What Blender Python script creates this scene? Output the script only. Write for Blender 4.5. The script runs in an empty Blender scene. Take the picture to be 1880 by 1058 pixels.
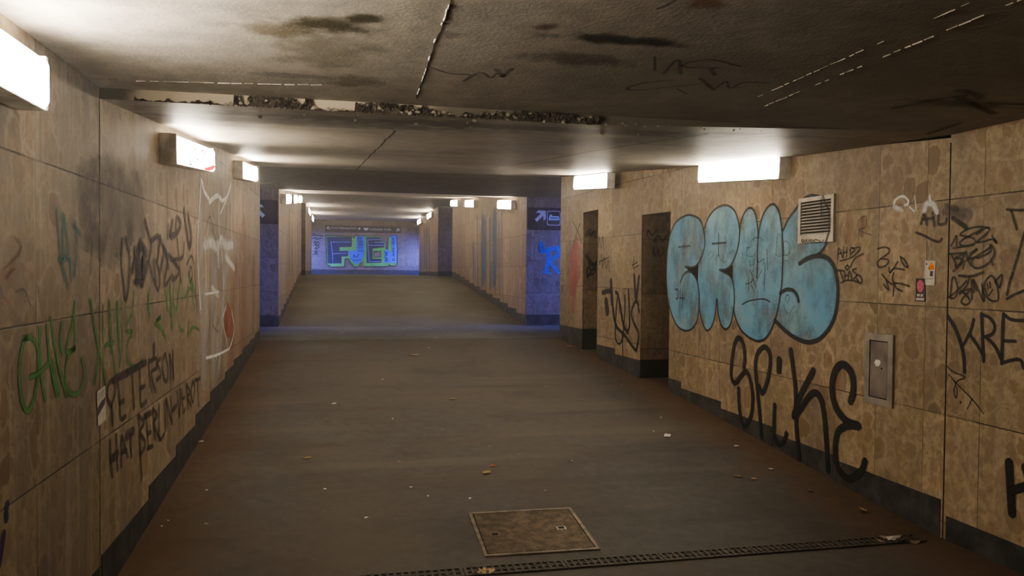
import bpy, bmesh, math, random
from mathutils import Vector, Matrix
from mathutils.geometry import tessellate_polygon
random.seed(7)
scn = bpy.context.scene
C = scn.collection
EYE = 1.43            # eye height above the lower landing; all z below are relative to the eye

# ---------------------------------------------------------------- camera
FPX, CX, CY = 1420.0, 940.0, 529.0
VPX, HY, ROLL = 626.0, 499.5, 0.0095
yaw = math.atan((CX-VPX)/FPX); pitch = math.atan((CY-HY)/FPX)
F = Vector((math.sin(yaw)*math.cos(pitch), math.cos(yaw)*math.cos(pitch), -math.sin(pitch)))
R0 = Vector((math.cos(yaw), -math.sin(yaw), 0)); U0 = R0.cross(F)
RT = R0*math.cos(ROLL)+U0*math.sin(ROLL); UP = U0*math.cos(ROLL)-R0*math.sin(ROLL)
cam = bpy.data.objects.new('camera', bpy.data.cameras.new('camera')); C.objects.link(cam)
cam.data.sensor_width = 36.0; cam.data.lens = FPX/1880*36.0; cam.data.clip_start = 0.02; cam.data.clip_end = 200
m3 = Matrix((RT, UP, -F)).transposed(); cam.matrix_world = m3.to_4x4()
scn.camera = cam

def ray(u, v): return F+RT*((u-CX)/FPX)-UP*((v-CY)/FPX)
class Plane:
    def __init__(s, p, n): s.p = Vector(p); s.n = Vector(n).normalized()
    def hit(s, u, v):
        d = ray(u, v); return d*(s.n.dot(s.p)/s.n.dot(d))
def wplane(a, b):                      # vertical plane through two plan points, normal towards the eye
    n = Vector((b[1]-a[1], -(b[0]-a[0]), 0)); p = Vector((a[0], a[1], 0))
    if n.dot(-p) < 0: n = -n
    return Plane(p, n)

# ---------------------------------------------------------------- plan of the underpass
A0, A1 = (3.21, 3.58), (3.16, 7.10)        # right wall, three stretches between the niches
B0, B1 = (3.085, 7.66), (3.0, 8.83)
C0, C1 = (2.98, 9.35), (2.93, 10.2)
YJ, YE, YF, YB = 3.58, 10.2, 13.16, 22.0   # joint, end of lower ramp, far side of landing, end of upper ramp
YC0, YC1, YW = 25.0, 31.0, 33.0
def floor_z(y):
    P = [(-6, -1.43), (3.62, -1.43), (10.2, -0.903), (13.16, -0.93), (21.6, -0.165), (60, -0.175)]
    for (a, za), (b, zb) in zip(P, P[1:]):
        if y <= b: return za+(zb-za)*(y-a)/(b-a)
    return -0.175
FBR = [-6, 3.62, 10.2, 13.16, 21.6, 34.0]
def ceil_z(y):
    if y < YJ: return 0.762
    if y < 10.3: return 0.716+0.0886*(y-YJ)
    if y < YF: return 1.312
    if y < YB: return 1.312+0.0885*(y-YF)
    return 2.094
def floor_hit(u, v):
    d = ray(u, v); lo, hi = 0.5, 80.0; lo = 1.0
    y = 1.0; prev = None
    while y < 60:
        if d.z/d.y*y < floor_z(y): break
        y += 0.01
    return Vector((d.x/d.y*y, y, floor_z(y)))
PL = wplane((-1, 0), (-1, 10)); PA = wplane(A0, A1); PB = wplane(B0, B1); PC = wplane(C0, C1)
PN = wplane((3.21, 0), (3.21, 3.58)); PD = wplane((0, YF), (1, YF)); PF = wplane((0, YW), (1, YW))
PJ2 = wplane((0, 7.66), (1, 7.66)); PJ1 = wplane((0, 9.35), (1, 9.35))
PBR = wplane((3.16, YF), (3.10, YB)); PCR = wplane((3.06, YC0), (3.04, YC1)); PBL = wplane((-1, YF), (-1.07, YB))
PCE = Plane((0, 0, 0.762), (0, 0, -1))
PCE2 = Plane((0, YJ, 0.716), (0, 0.0886, -1))

# ---------------------------------------------------------------- node helper
class NT:
    def __init__(s, name):
        s.m = bpy.data.materials.new(name); s.m.use_nodes = True; s.t = s.m.node_tree; s.t.nodes.clear()
        s.out = s.t.nodes.new('ShaderNodeOutputMaterial')
    def n(s, typ, props=None, **inp):
        nd = s.t.nodes.new(typ)
        for k, v in (props or {}).items(): setattr(nd, k, v)
        for k, v in inp.items():
            key = int(k[1:]) if k[0] == '_' else k.replace('__', ' ')
            s.set(nd.inputs[key], v)
        return nd
    def set(s, sock, v):
        if hasattr(v, 'is_output'): s.t.links.new(v, sock)
        elif isinstance(v, (tuple, list)) and sock.type == 'RGBA' and len(v) == 3: sock.default_value = (*v, 1)
        else: sock.default_value = v
    def math(s, op, a, b=0.0, c=None, clamp=False):
        nd = s.n('ShaderNodeMath', dict(operation=op, use_clamp=clamp), _0=a, _1=b)
        if c is not None: s.set(nd.inputs[2], c)
        return nd.outputs[0]
    def vm(s, op, a, b=None):
        nd = s.n('ShaderNodeVectorMath', dict(operation=op), _0=a)
        if b is not None: s.set(nd.inputs[1] if op != 'SCALE' else nd.inputs['Scale'], b)
        return nd.outputs['Value' if op in ('LENGTH', 'DISTANCE', 'DOT_PRODUCT') else 'Vector']
    def mr(s, v, a, b, c=0.0, d=1.0, smooth=True):
        nd = s.n('ShaderNodeMapRange', dict(interpolation_type='SMOOTHSTEP' if smooth else 'LINEAR'), _0=v, _1=a, _2=b, _3=c, _4=d)
        return nd.outputs[0]
    def noise(s, vec, scale, detail=3.0, rough=0.55, col=False):
        nd = s.n('ShaderNodeTexNoise', None, Vector=vec, Scale=scale, Detail=detail, Roughness=rough)
        return nd.outputs['Color' if col else 0]
    def mix(s, f, a, b, mode='MIX'):
        nd = s.n('ShaderNodeMix', dict(data_type='RGBA', blend_type=mode)); s.set(nd.inputs[0], f); s.set(nd.inputs[6], a); s.set(nd.inputs[7], b)
        return nd.outputs[2]
    def pos(s): return s.vm('SUBTRACT', s.n('ShaderNodeNewGeometry').outputs['Position'], (0, 0, EYE))
    def sep(s, v): nd = s.n('ShaderNodeSeparateXYZ', None, Vector=v); return nd.outputs
    def comb(s, x, y, z): return s.n('ShaderNodeCombineXYZ', None, X=x, Y=y, Z=z).outputs[0]
    def bump(s, h, strength, dist=0.01): return s.n('ShaderNodeBump', None, Height=h, Strength=strength, Distance=dist).outputs[0]
    def bsdf(s, **k):
        b = s.n('ShaderNodeBsdfPrincipled', None, **k); s.t.links.new(b.outputs[0], s.out.inputs[0]); return b

def flat(name, col, rough=0.7, metal=0.0, var=0.25, scale=12, bump=0.0):
    t = NT(name); p = t.pos(); n = t.noise(p, scale, 5)
    c = t.mix(t.mr(n, 0.3, 0.7), tuple(x*(1-var) for x in col), tuple(min(1, x*(1+var)) for x in col))
    k = dict(Base__Color=c, Roughness=rough, Metallic=metal)
    if bump: k['Normal'] = t.bump(t.noise(p, scale*4, 4), bump)
    t.bsdf(**k); return t.m

# ---------------------------------------------------------------- stone cladding
def breccia(name, axis, y0, pw, z0, ph, seed, streak=0.5, tint=(1, 1, 1), grime=(0.17, 0.14, 0.13), dark=1.0, edge=1.0):
    t = NT(name); p = t.pos(); x, y, z = t.sep(p); h = y if axis == 'y' else x
    fx = t.math('DIVIDE', t.math('SUBTRACT', h, y0), pw); fz = t.math('DIVIDE', t.math('SUBTRACT', z, z0), ph)
    ix = t.math('FLOOR', fx); iz = t.math('FLOOR', fz)
    cell = t.n('ShaderNodeTexWhiteNoise', dict(noise_dimensions='3D'), Vector=t.comb(ix, iz, seed)).outputs
    rnd = cell['Color']; rv = t.sep(rnd)
    q = t.vm('ADD', t.comb(h, 0.0, t.math('MULTIPLY', z, 0.8)), t.vm('SCALE', rnd, 9.0))
    wob = t.vm('SCALE', t.vm('SUBTRACT', t.noise(q, 9.0, 4, col=True), (0.5, 0.5, 0.5)), 0.10)
    qd = t.vm('ADD', q, wob)
    def clasts(scale, lo, hi, keep, rmin, rmax):
        ve = t.n('ShaderNodeTexVoronoi', dict(feature='DISTANCE_TO_EDGE'), Vector=qd, Scale=scale).outputs['Distance']
        vf = t.n('ShaderNodeTexVoronoi', dict(feature='F1'), Vector=qd, Scale=scale).outputs
        r = t.sep(vf['Color'])
        m = t.math('MULTIPLY', t.mr(ve, lo, hi), t.mr(r[0], keep, keep+0.04))
        rad = t.math('ADD', t.math('MULTIPLY', r[2], rmax-rmin), rmin)
        d = t.math('SUBTRACT', vf['Distance'], rad)
        rim = t.math('MULTIPLY', t.mr(d, -0.02, 0.04), t.mr(d, 0.04, 0.12, 1.0, 0.0))
        return t.math('MULTIPLY', m, t.mr(d, -0.03, 0.01, 1.0, 0.0)), r, t.math('MULTIPLY', rim, t.mr(r[0], keep, keep+0.04))
    m1, r1, rim1 = clasts(6.2, 0.03, 0.055, 0.25, 0.34, 0.62)
    m2, r2, rim2 = clasts(15.0, 0.05, 0.10, 0.35, 0.30, 0.6)
    v3 = t.n('ShaderNodeTexVoronoi', dict(feature='F1'), Vector=qd, Scale=52.0).outputs
    r3 = t.sep(v3['Color']); m3_ = t.math('MULTIPLY', t.mr(v3['Distance'], 0.28, 0.42, 1.0, 0.0), t.mr(r3[0], 0.45, 0.5))
    n1 = t.noise(qd, 22, 4, 0.62); n2 = t.noise(p, 2.2, 3)
    base = t.mix(t.mr(n1, 0.34, 0.68), (0.255, 0.195, 0.13), (0.49, 0.40, 0.285))
    base = t.mix(t.math('MULTIPLY', m3_, 0.6), base, t.mix(r3[1], (0.19, 0.125, 0.075), (0.34, 0.24, 0.15)))
    base = t.mix(t.math('MULTIPLY', m2, 0.62), base, t.mix(r2[1], (0.20, 0.135, 0.08), (0.35, 0.25, 0.155)))
    base = t.mix(t.math('MULTIPLY', rim1, 0.32), base, (0.56, 0.46, 0.33))
    big = t.mr(rv[0], 0.2, 0.3, 0.4, 0.95)
    base = t.mix(t.math('MULTIPLY', t.math('MULTIPLY', m1, big), t.mr(r1[2], 0.0, 1.0, 0.9, 0.25)), base, t.mix(r1[1], (0.165, 0.11, 0.065), (0.30, 0.205, 0.12)))
    base = t.mix(t.mr(n1, 0.25, 0.85, 0.0, 0.3), base, (0.19, 0.13, 0.085))
    # slab to slab tone
    base = t.mix(1.0, base, t.mix(rv[1], (0.78, 0.75, 0.72), (1.12, 1.08, 1.02)), 'MULTIPLY')
    # old wiped paint, soot and running dirt
    st = t.noise(t.comb(t.math('MULTIPLY', h, 9.0), seed, t.math('MULTIPLY', z, 0.55)), 1.0, 5, 0.6)
    base = t.mix(t.mr(st, 0.47, 0.70, 0.0, streak), base, grime)
    st2 = t.noise(t.comb(t.math('MULTIPLY', h, 14.0), seed+7, t.math('MULTIPLY', z, 0.8)), 1.0, 4, 0.6)
    base = t.mix(t.mr(st2, 0.53, 0.70, 0.0, streak*0.5), base, (0.56, 0.48, 0.37))
    base = t.mix(t.mr(t.noise(t.vm('ADD', p, (seed, 3, 1)), 1.3, 5, 0.6), 0.52, 0.75, 0.0, 0.42), base, (0.19, 0.145, 0.14))
    base = t.mix(t.mr(n2, 0.35, 0.75, 0.0, 0.25), base, (0.22, 0.18, 0.10))
    # joints
    ax = t.math('MULTIPLY', t.math('ABSOLUTE', t.math('SUBTRACT', t.math('FRACT', t.math('ADD', fx, 0.5)), 0.5)), pw)
    az = t.math('MULTIPLY', t.math('ABSOLUTE', t.math('SUBTRACT', t.math('FRACT', t.math('ADD', fz, 0.5)), 0.5)), ph)
    jx = t.mr(ax, 0.0012, 0.0032, 1.0, 0.0); jz = t.mr(az, 0.0018, 0.0045, 1.0, 0.0)
    jn = t.mr(t.noise(p, 3.0, 3), 0.3, 0.6, 0.35, 1.0)
    j = t.math('MULTIPLY', t.math('MAXIMUM', t.math('MULTIPLY', jx, 0.8), jz), t.math('MULTIPLY', jn, edge))
    base = t.mix(j, base, (0.035, 0.026, 0.02))
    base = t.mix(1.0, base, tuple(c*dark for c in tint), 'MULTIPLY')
    hgt = t.math('SUBTRACT', t.math('MULTIPLY', n1, 0.3), j)
    t.bsdf(Base__Color=base, Roughness=t.mr(n1, 0.2, 0.8, 0.42, 0.62), Normal=t.bump(hgt, 0.35, 0.004), Specular__IOR__Level=0.4)
    return t.m
M_L = breccia('stone_left', 'y', YJ, 0.70, 0.36-0.5485*4, 0.5485, 1.3, 0.58, (0.95, 0.945, 0.94))
M_R = breccia('stone_right', 'y', YJ+0.16, 0.39, 0.414-0.585*4, 0.585, 5.1, 0.34, (0.96, 0.94, 0.90))
M_BL = breccia('stone_upper_ramp', 'y', YF, 0.66, 0.1, 0.56, 8.4, 0.8, (1.0, 0.95, 0.86))
M_X = breccia('stone_cross', 'x', 0.0, 0.66, 0.2, 0.56, 11.7, 0.35, (0.74, 0.72, 0.84), (0.17, 0.15, 0.17))
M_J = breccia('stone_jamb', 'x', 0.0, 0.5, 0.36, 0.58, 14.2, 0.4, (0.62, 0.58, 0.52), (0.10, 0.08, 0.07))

# dark plinth stone
def plinth_mat():
    t = NT('plinth_stone'); p = t.pos(); n = t.noise(p, 7, 6, 0.65); s = t.noise(t.vm('MULTIPLY', p, (7, 7, 0.8)), 1.0, 4)
    c = t.mix(t.mr(n, 0.35, 0.75), (0.022, 0.021, 0.02), (0.075, 0.07, 0.064))
    c = t.mix(t.mr(s, 0.55, 0.8, 0, 0.6), c, (0.14, 0.13, 0.12))
    t.bsdf(Base__Color=c, Roughness=0.6, Normal=t.bump(n, 0.2, 0.004)); return t.m
M_PL = plinth_mat()
M_BLACK = flat('black_plinth', (0.008, 0.007, 0.007), 0.8)  # near-black colour for the plinths inside the niches

def floor_mat():
    t = NT('asphalt'); p = t.pos(); x, y, z = t.sep(p)
    fine = t.noise(p, 160, 4, 0.7); mid = t.noise(p, 14, 5, 0.6); big = t.noise(p, 0.9, 4, 0.55)
    band = t.noise(t.vm('MULTIPLY', p, (0.35, 3.2, 1)), 1.0, 5, 0.6)
    c = t.mix(t.mr(mid, 0.3, 0.7), (0.055, 0.049, 0.043), (0.082, 0.073, 0.062))
    c = t.mix(t.mr(fine, 0.35, 0.75, 0, 0.55), c, (0.12, 0.105, 0.09))
    c = t.mix(t.mr(big, 0.42, 0.66, 0, 0.75), c, (0.115, 0.092, 0.074)); c = t.mix(t.mr(t.noise(t.vm('ADD', p, (5, 2, 0)), 1.6, 5, 0.65), 0.5, 0.7, 0, 0.5), c, (0.045, 0.038, 0.032)); c = t.mix(t.mr(t.noise(p, 38, 3), 0.66, 0.74, 0, 0.45), c, (0.16, 0.14, 0.12))
    c = t.mix(t.mr(band, 0.5, 0.75, 0, 0.55), c, (0.038, 0.034, 0.03))
    c = t.mix(t.mr(t.noise(t.vm('MULTIPLY', p, (0.25, 2.0, 1)), 1.3, 3), 0.58, 0.72, 0, 0.35), c, (0.15, 0.12, 0.085))
    # reddish brown dust gathers along both walls
    wob = t.math('MULTIPLY', t.math('SUBTRACT', t.noise(p, 2.5, 5), 0.5), 0.7)
    dl = t.math('ADD', t.math('ADD', x, 1.0), wob); dr = t.math('ADD', t.math('SUBTRACT', 3.12, x), wob)
    dirt = t.math('MULTIPLY', t.mr(t.math('MINIMUM', dl, dr), 0.02, 0.55, 0.8, 0.0), t.mr(fine, 0.3, 0.6, 0.5, 1.0))
    c = t.mix(dirt, c, t.mix(mid, (0.085, 0.045, 0.022), (0.16, 0.09, 0.045)))
    # paved landing
    land = t.math('MULTIPLY', t.mr(y, 10.28, 10.34), t.mr(y, 13.05, 13.1, 1.0, 0.0))
    c = t.mix(land, c, t.mix(t.mr(mid, 0.3, 0.7), (0.085, 0.08, 0.076), (0.125, 0.118, 0.11)))
    up = t.mr(y, 13.1, 13.3)
    c = t.mix(t.math('MULTIPLY', up, 0.75), c, t.mix(mid, (0.068, 0.061, 0.042), (0.095, 0.085, 0.06)))
    seam = t.math('MAXIMUM', t.mr(t.math('ABSOLUTE', t.math('SUBTRACT', y, 10.31)), 0.01, 0.035, 1.0, 0.0), t.mr(t.math('ABSOLUTE', t.math('SUBTRACT', y, 13.12)), 0.01, 0.04, 1.0, 0.0))
    c = t.mix(t.math('MULTIPLY', seam, t.mr(t.noise(p, 1.7, 3), 0.35, 0.6)), c, (0.02, 0.017, 0.015))
    rough = t.mr(big, 0.3, 0.7, 0.62, 0.82)
    t.bsdf(Base__Color=c, Roughness=rough, Normal=t.bump(t.math('ADD', fine, t.math('MULTIPLY', mid, 0.6)), 0.35, 0.004), Specular__IOR__Level=0.35)
    return t.m
M_FL = floor_mat()

def ceil_mat(name, col, darkcol, rough, spots=(), sx=1.0, streak=(3.0, 0.5, 1)):
    t = NT(name); p = t.pos(); x, y, z = t.sep(p)
    n1 = t.noise(p, 1.4, 6, 0.6); n2 = t.noise(p, 9, 5, 0.65); n3 = t.noise(p, 70, 3); s = t.noise(t.vm('MULTIPLY', p, (0.5, 3.5, 1)), 1.2, 5, 0.6)
    c = t.mix(t.mr(n2, 0.3, 0.7), tuple(v*0.82 for v in col), tuple(v*1.12 for v in col))
    darkening = t.math('ADD', t.mr(x, -0.8, 2.2, 0.0, 0.55*sx), t.math('MULTIPLY', t.math('SUBTRACT', n1, 0.5), 1.3))  # ceiling tone gets darker towards the right, broken up by noise
    c = t.mix(t.mr(darkening, 0.05, 0.75, 0, 0.85), c, darkcol)
    c = t.mix(t.mr(s, 0.55, 0.78, 0, 0.42), c, tuple(v*0.6 for v in darkcol))
    c = t.mix(t.mr(n3, 0.66, 0.8, 0, 0.5), c, (0.06, 0.054, 0.047)); c = t.mix(t.mr(n3, 0.34, 0.2, 0, 0.35), c, (0.62, 0.58, 0.52))
    for (px, py, rx, ry, col2, a) in spots:
        d = t.vm('LENGTH', t.vm('MULTIPLY', t.vm('SUBTRACT', p, (px, py, 0)), (1/rx, 1/ry, 0)))
        d = t.math('ADD', d, t.math('MULTIPLY', t.math('SUBTRACT', n2, 0.5), 1.5))
        c = t.mix(t.mr(d, 0.35, 1.1, a, 0.0), c, col2)
    t.bsdf(Base__Color=c, Roughness=rough, Normal=t.bump(t.math('ADD', n2, t.math('MULTIPLY', n3, 0.5)), 0.45, 0.007), Specular__IOR__Level=0.5)
    return t.m

def sp(u, v, rx, ry, col, a, P=PCE):
    h = P.hit(u, v); return (h.x, h.y, rx, ry, col, a)
OL = (0.10, 0.085, 0.035); BK = (0.03, 0.026, 0.022); RU = (0.20, 0.07, 0.03)
M_C1 = ceil_mat('ceiling_concrete', (0.46, 0.425, 0.375), (0.25, 0.232, 0.207), 0.65, [
    sp(600, 45, 0.17, 0.10, (0.045, 0.038, 0.016), 0.95), sp(670, 35, 0.07, 0.06, (0.04, 0.034, 0.014), 0.9), sp(500, 55, 0.16, 0.10, (0.11, 0.085, 0.04), 0.7), sp(600, 95, 0.22, 0.3, OL, 0.4), sp(650, 150, 0.12, 0.12, OL, 0.6), sp(1150, 75, 0.30, 0.06, BK, 0.95), sp(1060, 110, 0.25, 0.10, BK, 0.6),
    sp(1005, 50, 0.05, 0.05, (0.07, 0.03, 0.02), 0.8), sp(1300, 5, 0.06, 0.05, RU, 0.7), sp(545, 140, 0.22, 0.05, BK, 0.4), sp(1760, 190, 0.30, 0.08, BK, 0.6), sp(830, 65, 0.05, 0.05, BK, 0.5)])
M_C2 = ceil_mat('ceiling_gloss_paint', (0.34, 0.305, 0.245), (0.15, 0.13, 0.105), 0.55, [sp(1090, 262, 0.35, 0.5, BK, 0.5, PCE2), sp(560, 225, 1.2, 0.25, BK, 0.6, PCE2), sp(900, 232, 2.0, 0.2, BK, 0.7, PCE2)], 0.7)
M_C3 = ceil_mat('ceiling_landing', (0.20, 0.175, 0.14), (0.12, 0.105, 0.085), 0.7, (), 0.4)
M_C4 = ceil_mat('ceiling_upper', (0.55, 0.50, 0.42), (0.25, 0.22, 0.18), 0.6, (), 0.2)
M_PLAST = flat('pale_plaster', (0.62, 0.55, 0.42), 0.8, 0, 0.15, 8, 0.2)
def lip_mat():
    t = NT('lip_plaster'); p = t.pos(); x, y, z = t.sep(p); n = t.noise(p, 5, 5)
    xx = t.math('ADD', x, t.math('MULTIPLY', t.math('SUBTRACT', n, 0.5), 0.25))
    pale = t.math('MULTIPLY', t.mr(xx, -0.92, -0.80), t.mr(xx, 0.36, 0.50, 1.0, 0.0))
    c = t.mix(pale, t.mix(n, (0.12, 0.105, 0.085), (0.18, 0.16, 0.13)), t.mix(n, (0.46, 0.40, 0.30), (0.58, 0.51, 0.39)))
    t.bsdf(Base__Color=c, Roughness=0.85); return t.m
M_LIP = lip_mat()
M_CRUST = flat('broken_concrete', (0.085, 0.07, 0.055), 0.95, 0, 0.6, 30, 0.8)
M_CHIP = flat('pale_chips', (0.33, 0.29, 0.235), 0.9, 0, 0.2, 30)
M_STEEL = flat('brushed_grey_steel', (0.32, 0.285, 0.245), 0.45, 0.55, 0.2, 9, 0.05)
M_STEEL2 = flat('steel_door', (0.23, 0.19, 0.165), 0.5, 0.5, 0.3, 7, 0.05)
M_GAP = flat('shadow_gap', (0.01, 0.009, 0.008), 0.9)
M_JOINT = flat('joint_filler', (0.11, 0.085, 0.06), 0.9, 0, .5, 6)
M_IRON = flat('worn_cast_iron', (0.21, 0.165, 0.12), 0.5, 0.5, 0.35, 20, 0.2)
M_IRON2 = flat('dark_cast_iron', (0.075, 0.062, 0.05), 0.6, 0.4, 0.35, 20, 0.3)
M_ALU = flat('pale_metal', (0.45, 0.40, 0.33), 0.5, 0.4, 0.2, 10)
M_HOUS = flat('lamp_housing', (0.72, 0.70, 0.66), 0.6, 0.2, 0.3, 8)
M_WHITE = flat('white_paper', (0.7, 0.67, 0.62), 0.8, 0, 0.1)
M_BOARD = flat('brown_sign_board', (0.055, 0.034, 0.03), 0.6, 0, 0.35, 4)
M_SIGNW = flat('sign_white', (0.52, 0.52, 0.55), 0.6, 0, 0.1)
M_SIGNB = flat('sign_pale_blue', (0.45, 0.6, 0.9), 0.6, 0, 0.1)
M_VENT = flat('vent_grey', (0.40, 0.38, 0.33), 0.55, 0.2, 0.15, 10)
M_DARK = flat('dark_void', (0.012, 0.011, 0.010), 0.9)

def emit(name, col, strength):
    t = NT(name); e = t.n('ShaderNodeEmission', None, Color=col, Strength=strength); t.t.links.new(e.outputs[0], t.out.inputs[0]); return t.m
LIGHT_COL = (1.0, 0.89, 0.725)
M_LAMP = emit('lit_diffuser', LIGHT_COL, 30.0)
M_LAMP2 = emit('lit_diffuser_far', LIGHT_COL, 22.0)

# spray paint and marker: feathered ribbons
def paint(name, col, opacity=0.9, soft=0.75, wear=0.2, streak=False, wscale=18, rough=0.55):
    t = NT(name); p = t.pos()
    v = t.sep(t.n('ShaderNodeUVMap').outputs[0])[1]
    e = t.mr(t.math('ABSOLUTE', v), soft, 1.0, 1.0, 0.0)
    q = t.vm('MULTIPLY', p, (1, 1, 0.1)) if streak else p
    n = t.noise(q, wscale, 5, 0.65)
    w = t.mr(n, 0.5-0.25, 0.5+0.2, 1.0-wear, 1.0)
    a = t.math('MULTIPLY', t.math('MULTIPLY', e, w), opacity)
    n2 = t.noise(p, 6, 3)
    c = t.mix(n2, tuple(x*0.8 for x in col), tuple(min(1, x*1.2) for x in col))
    t.bsdf(Base__Color=c, Roughness=rough, Alpha=a); return t.m
P_BLACK = paint('spray_black', (0.012, 0.011, 0.010), 0.97, 0.72, 0.12)
P_MARK = paint('marker_black', (0.026, 0.022, 0.018), 0.88, 0.6, 0.35)
P_FAINT = paint('marker_faded', (0.045, 0.04, 0.037), 0.75, 0.5, 0.4)
P_GREY = paint('ghost_grey', (0.10, 0.085, 0.085), 0.55, 0.15, 0.5)
P_PURP = paint('faded_violet_black', (0.04, 0.03, 0.034), 0.85, 0.5, 0.4)
P_SMEAR = paint('violet_grey_smear', (0.095, 0.08, 0.085), 0.36, 0.0, 0.8, False, 7)
P_GREEN = paint('spray_green', (0.06, 0.25, 0.045), 0.9, 0.5, 0.3)
P_GREEN2 = paint('faded_green', (0.085, 0.27, 0.05), 0.85, 0.3, 0.55, True)
P_TEAL = paint('faded_teal', (0.04, 0.19, 0.155), 0.85, 0.1, 0.6, True)
P_TEAL2 = paint('pale_teal_wash', (0.16, 0.19, 0.16), 0.35, 0.0, 0.7, True)
P_BROWN = paint('dark_brown_marker', (0.06, 0.038, 0.028), 0.82, 0.6, 0.4)
P_WHITE = paint('white_spray', (0.80, 0.78, 0.76), 0.85, 0.2, 0.5)
P_WHITE2 = paint('white_chalky', (0.85, 0.82, 0.78), 0.95, 0.5, 0.3)
P_WASH = paint('white_wash', (0.6, 0.57, 0.55), 0.55, 0.0, 0.5, True)
P_RED = paint('spray_red', (0.36, 0.06, 0.03), 0.7, 0.5, 0.5)
P_ORANGE = paint('rust_orange', (0.30, 0.11, 0.04), 0.5, 0.3, 0.5)
P_PINK = paint('faded_pink', (0.60, 0.15, 0.18), 0.6, 0.0, 0.5)
P_PINKW = paint('pinkish_haze', (0.38, 0.16, 0.11), 0.45, 0.0, 0.5, True)
P_VIOLET = paint('spray_violet', (0.03, 0.012, 0.06), 0.95, 0.6, 0.1)
P_BLUE = paint('spray_blue', (0.03, 0.13, 0.55), 0.85, 0.4, 0.3)
P_BLUED = paint('dripping_slate_blue', (0.08, 0.16, 0.34), 0.95, 0.0, 0.7, True)
P_LBLUE = paint('pale_blue_line', (0.18, 0.28, 0.55), 0.9, 0.5, 0.1)
P_NAVYT = paint('navy_text', (0.015, 0.03, 0.13), 0.75, 0.5, 0.2)
P_OUT = paint('outline_dark', (0.018, 0.022, 0.024), 0.92, 0.45, 0.15)
P_DARKSTAIN = paint('ceiling_marker', (0.05, 0.044, 0.038), 0.6, 0.3, 0.4)
P_CRACKW = paint('lime_deposit', (0.75, 0.71, 0.62), 0.95, 0.3, 0.85, False, 14)
P_CRACKB = paint('crack_dark', (0.018, 0.015, 0.012), 0.9, 0.3, 0.4, False, 30)

def fillmat(name, col, col2, wear, opacity=0.95, scale=7.0):
    t = NT(name); p = t.pos(); n = t.noise(t.vm('MULTIPLY', p, (1, 1, 0.6)), scale, 6, 0.65); n2 = t.noise(p, 2.5, 4); n3 = t.noise(p, 60, 2)
    a = t.math('MULTIPLY', t.mr(t.math('ADD', n, t.math('MULTIPLY', t.math('SUBTRACT', n3, 0.5), 0.15)), 0.30, 0.62, 1.0-wear, 1.0), opacity)
    c = t.mix(t.mr(n2, 0.35, 0.65), col, col2)
    t.bsdf(Base__Color=c, Roughness=0.55, Alpha=a); return t.m

# ---------------------------------------------------------------- mesh helpers
def obj(name, bm, mat, parent=None, smooth=False):
    me = bpy.data.meshes.new(name); bm.normal_update(); bm.to_mesh(me); bm.free()
    for m in (mat if isinstance(mat, (list, tuple)) else [mat]): me.materials.append(m)
    if smooth:
        for f in me.polygons: f.use_smooth = True
    o = bpy.data.objects.new(name, me); C.objects.link(o)
    if parent is not None: o.parent = parent
    return o
def tag(o, label, cat, group=None):
    o['label'] = label; o['category'] = cat
    if group: o['group'] = group
    return o
def struct(o): o['kind'] = 'structure'; return o
def thing(name, label, cat, loc=(0, 0, 0), rot=(0, 0, 0), group=None):
    o = bpy.data.objects.new(name, None); C.objects.link(o); o.location = loc; o.rotation_euler = rot; o.empty_display_size = 0.1
    return tag(o, label, cat, group)
def box(bm, x0, x1, y0, y1, z0, z1, mi=0):
    vs = [bm.verts.new((x, y, z)) for z in (z0, z1) for y in (y0, y1) for x in (x0, x1)]
    for q in ((0, 2, 3, 1), (4, 5, 7, 6), (0, 1, 5, 4), (2, 6, 7, 3), (0, 4, 6, 2), (1, 3, 7, 5)):
        f = bm.faces.new([vs[i] for i in q]); f.material_index = mi
def bevel(bm, w, seg=2):
    bmesh.ops.bevel(bm, geom=bm.edges[:], offset=w, segments=seg, affect='EDGES', profile=0.5)
def quad(bm, *pts):
    return bm.faces.new([bm.verts.new(p) for p in pts])
def wallstrip(bm, pts, zb, zt, ny=1):
    """pts: plan points; zb/zt: functions of y (or constants)"""
    fb = zb if callable(zb) else (lambda y: zb); ft = zt if callable(zt) else (lambda y: zt)
    for (xa, ya), (xb, yb) in zip(pts, pts[1:]):
        quad(bm, (xa, ya, fb(ya)), (xb, yb, fb(yb)), (xb, yb, ft(yb)), (xa, ya, ft(ya)))
def catmull(pts, n=6, closed=False):
    if len(pts) < 3: 
        a, b = pts[0], pts[-1]; return [a.lerp(b, i/4) for i in range(5)]
    out = []; L = len(pts)
    for i in range(L-1):
        p0 = pts[i-1] if i > 0 else pts[i]*2-pts[i+1]; p1 = pts[i]; p2 = pts[i+1]; p3 = pts[i+2] if i+2 < L else pts[i+1]*2-pts[i]
        for k in range(n):
            t = k/n
            out.append(0.5*((2*p1)+(p2-p0)*t+(2*p0-5*p1+4*p2-p3)*t*t+(3*p1-p0-3*p2+p3)*t*t*t))
    out.append(pts[-1]); return out
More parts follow.
